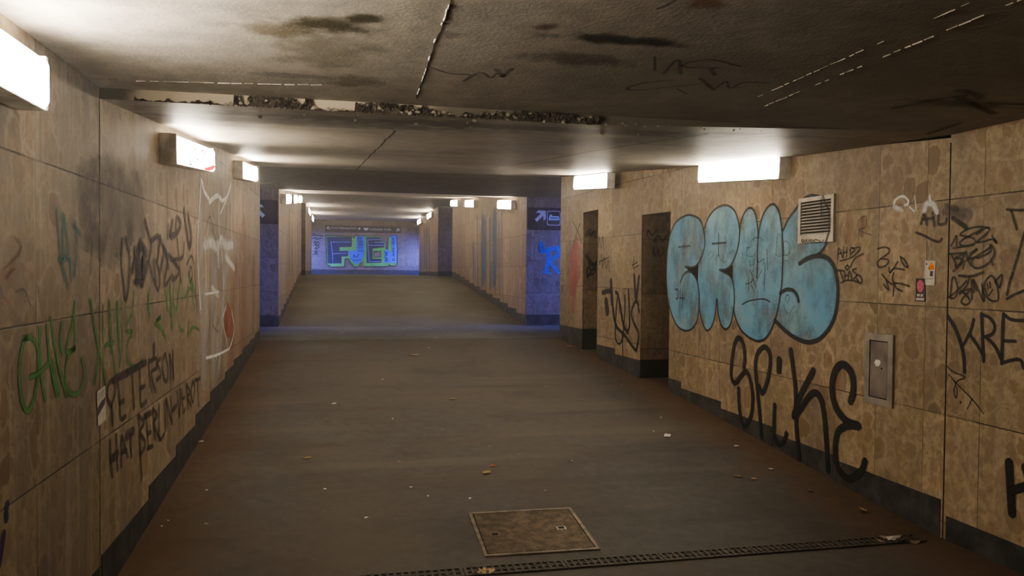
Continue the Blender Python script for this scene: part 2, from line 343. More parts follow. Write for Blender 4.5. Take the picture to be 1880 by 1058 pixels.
def ribbon(bm, uvl, pts, nrm, w, taper=(1, 1), smooth=True, caps=True):
    P = catmull(pts) if smooth else pts
    Q = [P[0]]
    for p in P[1:]:
        if (p-Q[-1]).length > 1e-5: Q.append(p)
    P = Q
    if len(P) < 2: return
    n = len(P); secs = []; acc = 0.0
    tl = [(P[min(i+1, n-1)]-P[max(i-1, 0)]).normalized() for i in range(n)]
    if caps:
        for a in (80, 50, 25): 
            r = w/2*taper[0]; secs.append((P[0]-tl[0]*r*math.sin(math.radians(a)), tl[0], r*math.cos(math.radians(a)), 0))
    for i in range(n):
        f = i/(n-1); secs.append((P[i], tl[i], w/2*(taper[0]+(taper[1]-taper[0])*f), f))
    if caps:
        for a in (25, 50, 80):
            r = w/2*taper[1]; secs.append((P[-1]+tl[-1]*r*math.sin(math.radians(a)), tl[-1], r*math.cos(math.radians(a)), 1))
    prev = None
    for (c, t, h, f) in secs:
        s = nrm.cross(t); 
        if s.length < 1e-6: continue
        s.normalize()
        cur = (bm.verts.new(c-s*h), bm.verts.new(c+s*h), f)
        if prev:
            fc = bm.faces.new((prev[0], prev[1], cur[1], cur[0]))
            for lp, uv in zip(fc.loops, ((prev[2], -1), (prev[2], 1), (cur[2], 1), (cur[2], -1))): lp[uvl].uv = uv
        prev = cur
K0 = (0, 0, 1.0)
K1 = (0, 580, 2.2125); K2 = (0, 300, 2.94); K3 = (1160, 340, 3.307); K4 = (1520, 340, 5.222); K5 = (1660, 480, 3.527)
K6 = (1310, 600, 3.527); K7 = (1030, 370, 3.413); K8 = (0, 360, 2.645); K9 = (160, 540, 3.112); K10 = (200, 330, 3.207)
K11 = (585, 400, 9.895); K12 = (1300, 580, 2.213); K13 = (1500, 220, 2.784); K14 = (740, 330, 2.712); K15 = (700, 0, 1.593); K16 = (1220, 430, 5.0375)
K17 = (560, 380, 6.267)
def toP(plane, K, pt, off): return plane.hit(K[0]+pt[0]/K[2], K[1]+pt[1]/K[2])+plane.n*off
LAYER = [0]
def strokes_bm(plane, K, strokes, w, off=None, smooth=True, taper=(1, 1)):
    bm = bmesh.new(); uvl = bm.loops.layers.uv.new('UVMap')
    LAYER[0] = (LAYER[0]+1) % 8
    o = 0.0022+LAYER[0]*0.0002 if off is None else off
    for i, s in enumerate(strokes):
        ww = w
        if isinstance(s, tuple) and not isinstance(s[0], tuple): ww, s = s
        P = [toP(plane, K, p, o+i*0.00004) for p in s]
        if len(P) == 1: P = [P[0], P[0]+Vector((0, 0, 0.004))]
        ribbon(bm, uvl, P, plane.n, ww, taper, smooth)
    return bm
def tagpaint(name, label, plane, K, strokes, w, mat, off=None, group=None, smooth=True, cat='graffiti', taper=(1, 1), wk=1.0):
    bm = strokes_bm(plane, K, [((wk*s[0], s[1]) if isinstance(s, tuple) else s) for s in strokes], w*wk, off, smooth, taper)
    c = sum((v.co for v in bm.verts), Vector())/len(bm.verts)
    for v in bm.verts: v.co -= c
    o = obj(name, bm, mat); o.location = c; o['kind'] = 'thing'; return tag(o, label, cat, group)
def poly_bm(plane, K, loops, off, smooth=0):
    bm = bmesh.new()
    L = []
    for lp in loops:
        P = [toP(plane, K, p, off) for p in lp]
        if smooth: P = catmull(P+[P[0]], smooth)[:-1]
        L.append(P)
    tris = tessellate_polygon(L); fl = [p for l in L for p in l]; vs = [bm.verts.new(p) for p in fl]
    for a, b, c in tris:
        try: bm.faces.new((vs[a], vs[b], vs[c]))
        except ValueError: pass
    bm.normal_update()
    for f in bm.faces:
        if f.normal.dot(plane.n) < 0: f.normal_flip()
    return bm

# ================================================================ SETTING
# floor
bm = bmesh.new()
for ya, yb in zip(FBR, FBR[1:]):
    quad(bm, (-1.3, ya, floor_z(ya)), (4.0, ya, floor_z(ya)), (4.0, yb, floor_z(yb)), (-1.3, yb, floor_z(yb)))
za, zb = floor_z(YE), floor_z(YF)
quad(bm, (-8, YE, za), (-1.3, YE, za), (-1.3, YF, zb), (-8, YF, zb)); quad(bm, (4.0, YE, za), (10, YE, za), (10, YF, zb), (4.0, YF, zb))
for (a, b) in ((21.6, YC0+0.2), (YC1-0.2, 34.0)):
    quad(bm, (-9, a, floor_z(a)), (-1.3, a, floor_z(a)), (-1.3, b, floor_z(b)), (-9, b, floor_z(b))); quad(bm, (4.0, a, floor_z(a)), (10, a, floor_z(a)), (10, b, floor_z(b)), (4.0, b, floor_z(b)))
struct(obj('floor', bm, M_FL))

# ceilings
bm = bmesh.new(); quad(bm, (-1.4, -6, .762), (4.2, -6, .762), (4.2, YJ, .762), (-1.4, YJ, .762)); struct(obj('ceiling', bm, M_C1))
bm = bmesh.new(); z1 = ceil_z(10.29)
for xa, xb, za_, zb_ in ((-1.4, 1.2, .716, .716), (1.2, 2.6, .716, .7615), (2.6, 4.2, .7615, .7615)):
    for ya, yb in ((YJ, 5.2), (5.2, 10.3)):
        f0, f1 = (5.2-ya)/(5.2-YJ), max(0, (5.2-yb)/(5.2-YJ)); g0, g1 = .716+.0886*(ya-YJ), .716+.0886*(yb-YJ)
        quad(bm, (xa, ya, g0+(za_-.716)*f0), (xb, ya, g0+(zb_-.716)*f0), (xb, yb, g1+(zb_-.716)*f1), (xa, yb, g1+(za_-.716)*f1))
struct(obj('ceiling', bm, M_C2))
bm = bmesh.new(); quad(bm, (-8, 10.3, 1.312), (10, 10.3, 1.312), (10, YF, 1.312), (-8, YF, 1.312))
quad(bm, (-8, YE-.02, 1.3118), (-1.0, YE-.02, 1.3118), (-1.0, 10.3, 1.3118), (-8, 10.3, 1.3118)); quad(bm, (2.9, YE-.02, 1.3118), (10, YE-.02, 1.3118), (10, 10.3, 1.3118), (2.9, 10.3, 1.3118))
struct(obj('ceiling', bm, M_C3))
bm = bmesh.new(); quad(bm, (-1.4, YF, 1.312), (4, YF, 1.312), (4, YB, 2.094), (-1.4, YB, 2.094))
quad(bm, (-9, YB, 2.094), (10, YB, 2.094), (10, YW+.5, 2.094), (-9, YW+.5, 2.094)); struct(obj('ceiling', bm, M_C4))

lowf = lambda y: floor_z(y)-0.05
topf = lambda y: ceil_z(y)+0.03
# left wall, lower ramp
bm = bmesh.new()
for a, b in ((-6, YJ-.0001), (YJ, 10.29)):
    b2 = min(b, YE); quad(bm, (-1, a, lowf(a)), (-1, b2, lowf(b2)), (-1, b2, topf(b2)), (-1, a, topf(a)))
quad(bm, (-1, YE, -1.1), (-8, YE, -1.1), (-8, YE, 1.36), (-1, YE, 1.36))
struct(obj('wall_left', bm, M_L))
# right wall with two niches
bm = bmesh.new()
quad(bm, (3.21, -6, -1.5), (3.21, YJ, -1.5), (3.21, YJ, .80), (3.21, -6, .80))
for a, b in ((A0, A1), (B0, B1), (C0, C1)): wallstrip(bm, [a, b], lowf, topf)
for (a, b, zh) in ((A1, B0, 0.61), (B1, C0, 0.757)): wallstrip(bm, [a, b], zh, topf)
quad(bm, (C1[0], YE, -1.1), (10, YE, -1.1), (10, YE, 1.36), (C1[0], YE, 1.36))
struct(obj('wall_right', bm, M_R))
bm = bmesh.new()   # niche linings
for (a, b, zh) in ((A1, B0, 0.61), (B1, C0, 0.757)):
    xb = a[0]+0.62; zb = floor_z(b[1])-.1
    quad(bm, (b[0], b[1], zb), (xb, b[1], zb), (xb, b[1], zh), (b[0], b[1], zh))
    quad(bm, (a[0], a[1], zb), (xb, a[1], zb), (xb, a[1], zh), (a[0], a[1], zh))
    quad(bm, (xb, a[1], zb), (xb, b[1], zb), (xb, b[1], zh), (xb, a[1], zh))
    quad(bm, (a[0], a[1], zh), (xb, a[1], zh), (xb, b[1], zh), (b[0], b[1], zh))
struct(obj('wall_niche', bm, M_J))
# upper ramp walls
bm = bmesh.new(); wallstrip(bm, [(-1, YF), (-1.07, YB)], lowf, lambda y: ceil_z(y-.001)+.03); wallstrip(bm, [(-1.09, YC0), (-1.12, YC1)], -.3, 2.12)
struct(obj('wall_left', bm, M_BL))
bm = bmesh.new(); wallstrip(bm, [(3.16, YF), (3.10, YB)], lowf, lambda y: ceil_z(y-.001)+.03); wallstrip(bm, [(3.06, YC0), (3.04, YC1)], -.3, 2.12)
struct(obj('wall_right', bm, M_BL))
# cross passage walls (lower landing, upper landing, far end)
bm = bmesh.new()
for (xa, xb, y, z0, z1) in ((-8, -1, YF, -1.05, 1.34), (3.16, 10, YF, -1.05, 1.34), (-9, -1.07, YB, -.3, 2.12), (3.10, 10, YB, -.3, 2.12), (-9, -1.09, YC0, -.3, 2.12), (3.06, 10, YC0, -.3, 2.12),
                           (-9, -1.12, YC1, -.3, 2.12), (3.04, 10, YC1, -.3, 2.12)):
    quad(bm, (xa, y, z0), (xb, y, z0), (xb, y, z1), (xa, y, z1))
struct(obj('wall_passage', bm, M_X))
bm = bmesh.new(); quad(bm, (-9, YW, -.3), (10, YW, -.3), (10, YW, 2.12), (-9, YW, 2.12)); struct(obj('wall_back', bm, M_X))
bm = bmesh.new(); quad(bm, (-1.4, -5.9, -1.6), (4.2, -5.9, -1.6), (4.2, -5.9, .8), (-1.4, -5.9, .8)); struct(obj('added_end_wall', bm, M_X))  # unseen end wall added behind the camera to keep daylight out

# plinths
def plinth_run(name, plane_pts, steps, mat, th=0.004):
    bm = bmesh.new(); (xa, ya), (xb, yb) = plane_pts; d = Vector((xb-xa, yb-ya, 0)); L = d.length; d /= L
    n = Vector((d.y, -d.x, 0)); 
    if n.dot(Vector((-xa+1.0, -ya+5, 0))) < 0 and abs(xa) > 0: n = n
    if (Vector((1.0, (ya+yb)/2, 0))-Vector((xa, ya, 0))).dot(n) < 0: n = -n
    for (s0, s1, zt) in steps:
        f0, f1 = (s0-ya)/(yb-ya), (s1-ya)/(yb-ya)
        p0 = Vector((xa+(xb-xa)*f0, s0, 0)); p1 = Vector((xa+(xb-xa)*f1, s1-0.003, 0))
        vs = []
        for p in (p0, p1):
            for o in (n*th, -n*0.03):
                for z in (floor_z(p.y)-.04, zt): vs.append(bm.verts.new((p.x+o.x, p.y+o.y, z)))
        for q in ((0, 4, 5, 1), (1, 5, 7, 3), (2, 3, 7, 6), (0, 1, 3, 2), (4, 6, 7, 5)): bm.faces.new([vs[i] for i in q])
    bmesh.ops.recalc_face_normals(bm, faces=bm.faces[:])
    return struct(obj(name, bm, mat))
LB = [(3.6, 4.437, -1.235), (4.437, 5.137, -1.165), (5.137, 5.80, -1.10), (5.80, 6.43, -1.028), (6.43, 7.22, -.965), (7.22, 7.80, -.912), (7.80, 8.45, -.868), (8.45, 9.10, -.825), (9.10, 9.65, -.80), (9.65, YE, -.762)]
plinth_run('baseboard_left', [(-1, 3.6), (-1, YE)], LB, M_PL)
plinth_run('baseboard_left', [(-1, -6), (-1, 3.57)], [(-6, 3.57, -1.27)], M_PL)
plinth_run('baseboard_right', [A0, A1], [(3.6, 4.53, -1.222), (4.53, 5.25, -1.195), (5.25, 6.05, -1.15), (6.05, 6.82, -1.09), (6.82, 7.10, -1.03)], M_PL)
plinth_run('baseboard_right', [B0, B1], [(7.66, 8.3, -.92), (8.3, 8.83, -.857)], M_PL)
plinth_run('baseboard_right', [C0, C1], [(9.35, YE, -.712)], M_PL)
plinth_run('baseboard_right', [(3.21, -6), (3.21, 3.56)], [(-6, 3.56, -1.30)], M_PL)
def steps_up(y0, y1, n, h): 
    d = (y1-y0)/n; return [(y0+i*d, y0+(i+1)*d, floor_z(y0+(i+.7)*d)+h) for i in range(n)]
plinth_run('baseboard_left', [(-1, YF), (-1.07, YB)], steps_up(YF, YB, 12, .12), M_PL)
plinth_run('baseboard_right', [(3.16, YF), (3.10, YB)], steps_up(YF, YB, 12, .14), M_PL)
plinth_run('baseboard_left', [(-1.09, YC0), (-1.12, YC1)], [(YC0, YC1, -.02)], M_PL)
plinth_run('baseboard_right', [(3.06, YC0), (3.04, YC1)], [(YC0, YC1, -.02)], M_PL)
bm = bmesh.new()
box(bm, 3.18, 10, YF-.006, YF+.02, -1, -.745); box(bm, -8, -1.02, YF-.006, YF+.02, -1, -.745); box(bm, -9, 10, YW-.006, YW+.02, -.3, .03)
box(bm, 3.08, 10, YC0-.006, YC0+.02, -.3, .0); box(bm, -9, -1.11, YC0-.006, YC0+.02, -.3, .0)
struct(obj('baseboard_passage', bm, M_PL))
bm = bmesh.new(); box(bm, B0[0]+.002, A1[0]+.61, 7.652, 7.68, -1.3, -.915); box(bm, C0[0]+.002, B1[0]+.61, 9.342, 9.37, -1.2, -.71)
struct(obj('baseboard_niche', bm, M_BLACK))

# expansion joint strips where the first slab meets the ramp
bm = bmesh.new(); box(bm, -1.02, -.9985, 3.578, 3.583, -1.43, .72); struct(obj('trim_1', bm, M_JOINT))
bm = bmesh.new(); box(bm, 3.2085, 3.23, 3.577, 3.584, -1.43, .72); struct(obj('trim_2', bm, M_GAP))

# ---- broken lip between the two ceiling slabs
bm = bmesh.new(); quad(bm, (-1.2, YJ, .7155), (1.2, YJ, .7155), (1.2, YJ, .79), (-1.2, YJ, .79)); quad(bm, (1.2, YJ, .7155), (2.6, YJ, .7605), (2.6, YJ, .79), (1.2, YJ, .79)); struct(obj('trim_3', bm, M_LIP))
bm = bmesh.new(); rng = random.Random(3)
def lipamp(x):
    if x < -0.86: return 0.0
    if x < -.55: return 0.010
    if x < -.46: return 0.005
    if x < -.13: return 0.055*(1-abs((x+.35)/.3))+.03
    if x < .06: return 0.006
    if x < .95: return 0.035+.02*math.sin(x*9)
    if x < 2.1: return 0.045*(2.25-x)/1.3
    return 0.004
N = 620; rows = 5; grid = []
wn = [rng.uniform(-1, 1) for _ in range(N+1)]
def vn(t): k = int(t); f = t-k; f = f*f*(3-2*f); return wn[k]*(1-f)+wn[k+1]*f
for i in range(N+1):
    x = -1.0+i*2.2/N; a = max(0, lipamp(x)*(0.85+.55*vn(i/11)+.4*vn(i/4+50)+.12*wn[i])); a = min(a, .046)
    col = []
    for k in range(rows):
        f = k/(rows-1); z = .7135+a*f; y = YJ-.004-(0.030 if a > .012 else .003)*math.sin(math.pi*(0.15+.8*(1-f)))*(0.7+.5*vn(i/5+90+k*37)+.25*rng.random())
        col.append(bm.verts.new((x+rng.uniform(-.003, .003), y, z+rng.uniform(-.004, .004)*(a > .012))))
    grid.append(col)
for a, b in zip(grid, grid[1:]):
    for k in range(rows-1): bm.faces.new((a[k], b[k], b[k+1], a[k+1]))
struct(obj('trim_4', bm, M_CRUST))
bm = bmesh.new()   # loose flakes and pale chips hanging from the lip
for i in range(120):
    x = -.5+abs(rng.gauss(.9, .75)); 
    if x > 2.2: continue
    s = rng.uniform(.004, .014); z = .716+rng.uniform(-.003, .036)*min(1, max(.1, lipamp(x)*22)); y = YJ-.03*rng.random()-.012
    if i % 9 == 0: y = YJ+rng.uniform(.05, .45); z = ceil_z(y)-.004; s *= 1.2
    pts = [(x+s*math.cos(t)*rng.uniform(.5, 1.2), y+rng.uniform(-.004, .004), z+s*math.sin(t)*rng.uniform(.4, 1.0)) for t in (0, 1.3, 2.5, 3.9, 5.1)]
    quad(bm, *pts)
struct(obj('trim_5', bm, M_CHIP))

# slab joints and cracks in the ceiling
def ceilline(name, P, pts, w, mat, off=.0012, jit=0.0):
    bm = bmesh.new(); uvl = bm.loops.layers.uv.new('UVMap'); r = random.Random(len(pts)*7+int(pts[0][0]))
    Q = [P.hit(*p)+P.n*off for p in pts]
    if jit:
        Q2 = []
        for a, b in zip(Q, Q[1:]): Q2 += [a.lerp(b, i/14)+Vector((r.uniform(-jit, jit), r.uniform(-jit, jit), 0)) for i in range(14)]
        Q = Q2+[Q[-1]]
    ribbon(bm, uvl, Q, P.n, w, smooth=False); return struct(obj(name, bm, mat))
def ceilridge(name, P, pts, w, hgt, keep, mat, seed):
    r = random.Random(seed); Q = [P.hit(*p) for p in pts]; bm = bmesh.new()
    for a, c in zip(Q, Q[1:]):
        n = max(6, int((c-a).length/.05)); d = (c-a).normalized(); s = P.n.cross(d).normalized()
        for i in range(n):
            if r.random() > keep: continue
            p0, p1 = a.lerp(c, i/n), a.lerp(c, min(1, (i+r.uniform(.5, 1.0))/n)); ww = w*r.uniform(.5, 1.1); hh = hgt*r.uniform(.5, 1.2); o = s*r.uniform(-.0015, .0015)
            v = [bm.verts.new(q) for q in (p0-s*ww/2+o, p0+P.n*hh+o, p0+s*ww/2+o, p1-s*ww/2+o, p1+P.n*hh*.8+o, p1+s*ww/2+o)]
            bm.faces.new((v[0], v[3], v[4], v[1])); bm.faces.new((v[1], v[4], v[5], v[2])); bm.faces.new((v[0], v[1], v[2])); bm.faces.new((v[3], v[5], v[4]))
    return struct(obj(name, bm, mat))
M_LIME2 = flat('dull_ridge', (0.42, 0.385, 0.33), 0.8, 0, .3, 12)
M_LIME = flat('lime_ridge', (0.72, 0.68, 0.60), 0.8, 0, .15, 20)
ceilline('trim_6', PCE, [(836, -20), (820, 35), (800, 80), (780, 140), (765, 180)], .013, P_CRACKB, .0010, .0018)
ceilridge('trim_7', PCE, [(832, -20), (817, 32), (797, 78), (778, 138), (764, 178)], .007, .006, .55, M_LIME, 1)
ceilridge('trim_8', PCE, [(90, 138), (250, 148), (400, 152), (595, 156)], .004, .004, .9, M_LIME2, 2)
ceilridge('trim_9', PCE, [(1890, -8), (1400, 196)], .006, .004, .8, M_LIME2, 3)
ceilridge('trim_10', PCE, [(1780, 5), (1390, 178)], .005, .003, .7, M_LIME2, 4)
ceilline('trim_11', PCE2, [(725, 240), (690, 275), (655, 312)], .02, P_CRACKB, .001, .008)
ceilline('trim_12', PCE2, [(1300, 245), (1120, 272), (980, 297), (905, 308)], .02, P_CRACKB, .001, .006)

# ================================================================ LAMPS
SL = math.atan(0.0886)
def lamp(label, x, y, z, length, slope, right, mat, group, dep=.10, hgt=.155):
    """x,y,z: lower corner of the end nearest the eye on the wall; z is the bottom"""
    t = thing('wall_lamp', label, 'lamp', (x, y, z), (-slope if right else slope, 0, math.pi if right else 0), group)
    s = -1 if right else 1
    y0, y1 = (0, length) if not right else (-length, 0)
    bm = bmesh.new(); box(bm, 0.0, .022, y0, y1, 0, hgt+.012); box(bm, .0, dep-.01, y0-.006, y0+.012, -.002, hgt+.01); box(bm, .0, dep-.01, y1-.012, y1+.006, -.002, hgt+.01)
    box(bm, .0, .06, y0, y1, hgt+.001, hgt+.012); box(bm, .0, dep-.012, y0, y1, -.006, -.001)
    obj('housing', bm, M_HOUS, t)
    bm = bmesh.new(); prof = [(.024, 0.002), (dep-.02, .002), (dep-.006, .008), (dep, .022), (dep, hgt-.024), (dep-.006, hgt-.008), (dep-.022, hgt), (.024, hgt)]
    ya, yb = y0+.014, y1-.014
    v0 = [bm.verts.new((a, ya, b)) for a, b in prof]; v1 = [bm.verts.new((a, yb, b)) for a, b in prof]; k = len(prof)
    for i in range(k): bm.faces.new((v0[i], v0[(i+1) % k], v1[(i+1) % k], v1[i]))
    bm.faces.new(v0[::-1]); bm.faces.new(v1); bmesh.ops.recalc_face_normals(bm, faces=bm.faces[:])
    obj('diffuser', bm, mat, t, False)
    return t
G = 'wall lamps'
lamp('big glaring wall lamp in the upper left corner, nearest the camera', -1, 1.42, .50, 1.30, 0, False, M_LAMP, G)
L1 = lamp('glowing wall lamp with dark scribbles and red paint on its lens', -1, 4.70, .598, 1.30, SL, False, M_LAMP, G)
lamp('small lit lamp on left wall beside the landing corner', -1, 7.72, .862, 1.25, SL, False, M_LAMP, G)
lamp('widest lit lamp on right wall, above the blue bubble lettering', 3.19, 5.09, .70, 1.30, SL, True, M_LAMP, G)
lamp('lit lamp on right wall above the narrow far niche', 2.965, 8.18, .945, 1.25, SL, True, M_LAMP, G)
for y, lab in ((13.6, 'first glowing lamp on the left of the upper ramp'), (16.1, 'middle glowing lamp on the left of the upper ramp'), (18.3, 'last glowing lamp on the left of the upper ramp')):
    lamp(lab, -1-.07*(y-YF)/8.84+.006, y, ceil_z(y)-.235, 1.25, SL, False, M_LAMP2, 'upper ramp lamps')
for y, lab in ((14.0, 'largest glowing lamp on the right of the upper ramp'), (18.0, 'middle glowing lamp on the right of the upper ramp'), (20.5, 'smallest glowing lamp on the right of the upper ramp')):
    lamp(lab, 3.16-.06*(y-YF)/8.84-.006, y, ceil_z(y)-.225, 1.25, SL, True, M_LAMP2, 'upper ramp lamps')
for y, lab in ((25.2, 'upper of two tiny lamps left of the far painted wall'), (28.6, 'lower of two tiny lamps left of the far painted wall')):
    lamp(lab, -1.09-.03*(y-YC0)/6, y, 1.80, 1.25, 0, False, M_LAMP2, 'far corridor lamps', .10, .17)
for y, lab in ((26.2, 'upper of two tiny lamps right of the far painted wall'), (29.6, 'lower of two tiny lamps right of the far painted wall')):
    lamp(lab, 3.06-.02*(y-YC0)/6, y, 1.84, 1.25, 0, True, M_LAMP2, 'far corridor lamps', .10, .17)

# scribbles on the second lamp's lens
PLL = wplane((-.8985, 0), (-.8985, 10)); KL = (320, 230, 8.817)
P_LENS = emit('marker_on_lens', (0.75, 0.62, 0.45), 0.55); P_LENSR = emit('red_on_lens', (1.0, 0.05, 0.06), 0.9)
o = obj('lens_lettering', strokes_bm(PLL, KL, [[(310, 430), (350, 380), (370, 450), (360, 540), (390, 560)], [(330, 480), (320, 620)], [(440, 430), (490, 400), (470, 480), (500, 440), (530, 400)], [(450, 470), (440, 560), (460, 640)], [(180, 330), (180, 520)], [(240, 570), (270, 600), (250, 640), (290, 630)]], .012, .0), P_LENS)
o.parent = L1; o.matrix_parent_inverse = Matrix.Translation((-1, 4.70, .598)).inverted() if False else (Matrix.Translation((-1, 4.70, .598)) @ Matrix.Rotation(SL, 4, 'X')).inverted()
o = obj('red_paint', poly_bm(PLL, KL, [[(480, 690), (560, 670), (640, 640), (655, 690), (600, 735), (500, 725)]], .0005, 3), P_LENSR)
o.parent = L1; o.matrix_parent_inverse = (Matrix.Translation((-1, 4.70, .598)) @ Matrix.Rotation(SL, 4, 'X')).inverted()

# daylight coming down the stairs at the ends of the cross passages
def daylight(name, loc, rot, sx, sy, power, col):
    l = bpy.data.lights.new(name, 'AREA'); l.shape = 'RECTANGLE'; l.size = sx; l.size_y = sy; l.energy = power; l.color = col; l.spread = math.radians(75)
    o = bpy.data.objects.new(name, l); C.objects.link(o); o.location = loc; o.rotation_euler = rot; return o
BLUE = (0.11, 0.17, 1.0)
for (loc, tgt, sx, sy, pw) in (((5.9, 12.0, .9), (3.45, YF, -.25), 1.0, 1.2, 21), ((-3.6, 12.0, .9), (-1.2, YF, -.25), 1.0, 1.2, 13), ((4.6, 32.2, 1.2), (2.5, YW, .2), .6, .6, 42), ((-2.7, 32.2, 1.2), (-.6, YW, .2), .6, .6, 42), ((6.0, 23.5, 1.4), (3.0, YC0, .3), 1.0, 1.2, 6)):
    o = daylight('daylight', loc, (0, 0, 0), sx, sy, pw, BLUE)
    o.rotation_euler = (Vector(tgt)-Vector(loc)).to_track_quat('-Z', 'Y').to_euler()
w = bpy.data.worlds.new('world'); scn.world = w; w.use_nodes = True
w.node_tree.nodes['Background'].inputs[0].default_value = (0.35, 0.33, 0.32, 1); w.node_tree.nodes['Background'].inputs[1].default_value = 0.25
vs_ = w.node_tree.nodes.new('ShaderNodeVolumeScatter')      # scatter volume added to imitate the lens glow around the lamps
vs_.inputs['Density'].default_value = 0.0065; vs_.inputs['Anisotropy'].default_value = 0.65; vs_.inputs['Color'].default_value = (1, .97, .93, 1)
w.node_tree.links.new(vs_.outputs[0], [n for n in w.node_tree.nodes if n.type == 'OUTPUT_WORLD'][0].inputs['Volume'])
# ================================================================ GRAFFITI, RIGHT WALL
def off(o): return o
# --- blue bubble letters
bub = [(330,185),(270,225),(235,300),(218,400),(212,520),(215,640),(230,740),(262,830),(300,875),(350,882),(390,840),(410,770),(420,800),(445,870),(465,882),(490,850),(510,770),(517,690),(525,770),(545,850),(572,875),(600,845),(618,760),(630,810),(665,880),(720,930),(780,948),(830,910),(870,825),(940,890),(1000,930),(1070,955),(1140,935),(1200,870),(1235,790),(1252,680),(1250,590),(1230,500),(1190,445),(1125,430),(1175,370),(1190,300),(1185,190),(1165,105),(1140,70),(1090,62),(1050,80),(1000,140),(950,210),(920,275),(910,230),(890,150),(855,115),(815,150),(785,220),(770,330),(760,220),(745,160),(720,138),(690,160),(665,220),(655,300),(648,220),(620,150),(570,122),(510,145),(465,200),(440,290),(420,220),(380,188)]
#
t = thing('bubble_lettering', 'huge pale blue bubble letter graffiti with dark outline on right wall', 'graffiti', PA.hit(1380, 620))
def under(o, t): o.parent = t; o.location = -t.location; return o
M_BUB = fillmat('bubble_blue_fill', (0.13, 0.34, 0.51), (0.21, 0.38, 0.47), 0.62, 0.94, 4.2)
under(obj('paint_fill', poly_bm(PA, K3, [bub], .0014), M_BUB), t)
P_HALO = paint('blue_overspray', (0.10, 0.24, 0.28), 0.55, 0.0, 0.3)
out = [
 [(440,290),(420,220),(380,188),(330,185),(270,225),(235,300),(218,400),(212,520),(215,640),(230,740),(262,830),(300,875),(350,882),(390,840),(408,760),(410,670),(400,590),(378,545),(345,525),(315,545),(295,590)],
 [(440,280),(445,360),(427,430),(400,480),(370,500),(325,495)],
 [(436,280),(465,200),(510,145),(570,122),(620,150),(648,220),(656,300),(645,380),(622,450),(600,490),(570,512),(535,515)],
 [(408,690),(412,750),(422,810),(445,870),(465,882),(490,850),(508,780),(517,690),(526,780),(545,850),(572,875),(600,845),(618,760),(624,680),(615,590),(590,545),(560,530)],
 [(655,300),(665,220),(690,160),(720,138),(745,160),(760,220),(768,300),(764,400),(765,480),(760,560)],
 [(768,320),(785,220),(815,150),(855,115),(890,150),(908,230),(916,320),(918,450),(912,600),(895,720),(870,820),(830,910),(780,948),(720,930),(665,880),(632,810),(618,750)],
 (.016, [(672,725),(700,708),(740,698),(800,692),(840,708)]),
 [(920,275),(950,210),(1000,140),(1050,80),(1090,62),(1140,70),(1160,95)], [(1188,330),(1175,370),(1150,405),(1120,430)],
 (.045, [(1022,475),(1070,445),(1130,430),(1190,445),(1230,500),(1250,590),(1252,680),(1235,790),(1200,870),(1140,935),(1070,955),(1000,930),(940,890),(870,825)]),
 (.040, [(905,655),(940,635),(980,640),(1005,670),(1014,702)])]
under(obj('outline_edge', strokes_bm(PA, K3, out, .026, .0022), P_OUT), t)
nt = obj('wedge_marking', poly_bm(PA, K3, [[(322,495),(370,500),(405,478),(402,585),(382,545),(350,522)]], .0021), P_OUT)
for (nm, lp) in (('wedge_marking', [(535,508),(575,510),(614,484),(613,585),(590,545),(540,525)]),):
    under(obj(nm, poly_bm(PA, K3, [lp], .0021), M_GAP), t)
under(nt, t); nt.data.materials[0] = M_GAP
tagpaint('cross_marking', 'black cross marked on the first blue bubble letter', PA, K3, [(.026, [(285,376),(355,370)]), (.014, [(320,318),(319,372),(317,425)])], .012, P_FAINT, .003)
tagpaint('cross_marking', 'black cross marked on the second blue bubble letter', PA, K3, [(.026, [(490,356),(572,350)]), (.016, [(530,295),(529,360),(530,430)])], .012, P_FAINT, .003)
tagpaint('initials_lettering', 'short bold DH tag low on the first bubble letter', PA, K16, [[(100,515),(125,510),(135,550),(120,605),(108,590)], [(118,520),(120,600)], [(150,510),(145,660)], [(172,540),(163,685)], [(140,590),(185,595)]], .016, P_MARK, .003)
tagpaint('faint_lettering', 'faint thin MN letters left edge of the blue bubble piece', PA, K16, [[(62,270),(65,180),(80,240),(92,180),(98,270)], [(112,260),(112,190),(130,250),(130,185)], [(165,170),(172,190),(185,160)]], .006, P_FAINT, .003)
tagpaint('scribble_marking', 'thin zigzag scribble under the second cross on blue paint', PA, K16, [[(400,200),(440,160),(470,240),(490,180),(480,290),(500,190),(530,250),(550,200),(545,260),(580,250)], [(420,240),(450,200),(470,160)], [(595,130),(610,175),(635,150),(640,160)]], .006, P_FAINT, .003)
tagpaint('scribble_marking', 'thin angular AM scribble in the middle of the tall blue letter', PA, K16, [(.011, [(780,530),(785,350),(800,350),(850,490)]), (.011, [(755,465),(800,445),(825,420)]), (.010, [(850,440),(905,330)]), (.011, [(950,140),(955,330)]), (.010, [(935,270),(925,530)]), [(770,320),(765,400)], [(800,470),(840,540)], [(760,130),(790,120),(760,160),(770,200),(830,200),(850,140)], [(780,240),(800,290),(830,270),(835,220)], [(860,230),(880,260),(920,230),(920,280)], [(805,70),(830,40),(880,30),(920,60)]], .007, P_FAINT, .003)
tagpaint('scribble_marking', 'thin boxy scribble across the edge of the last blue letter', PA, K16, [[(1035,190),(1045,25),(1080,20),(1075,200),(1030,185)], [(1110,195),(1105,75),(1150,80),(1165,140),(1145,190),(1100,195)], [(1120,250),(1145,245)], [(1150,560),(1120,590),(1140,635),(1160,580),(1130,560)], [(1105,650),(1120,710),(1150,740)], [(1155,780),(1170,720),(1205,665)]], .006, P_FAINT, .003)
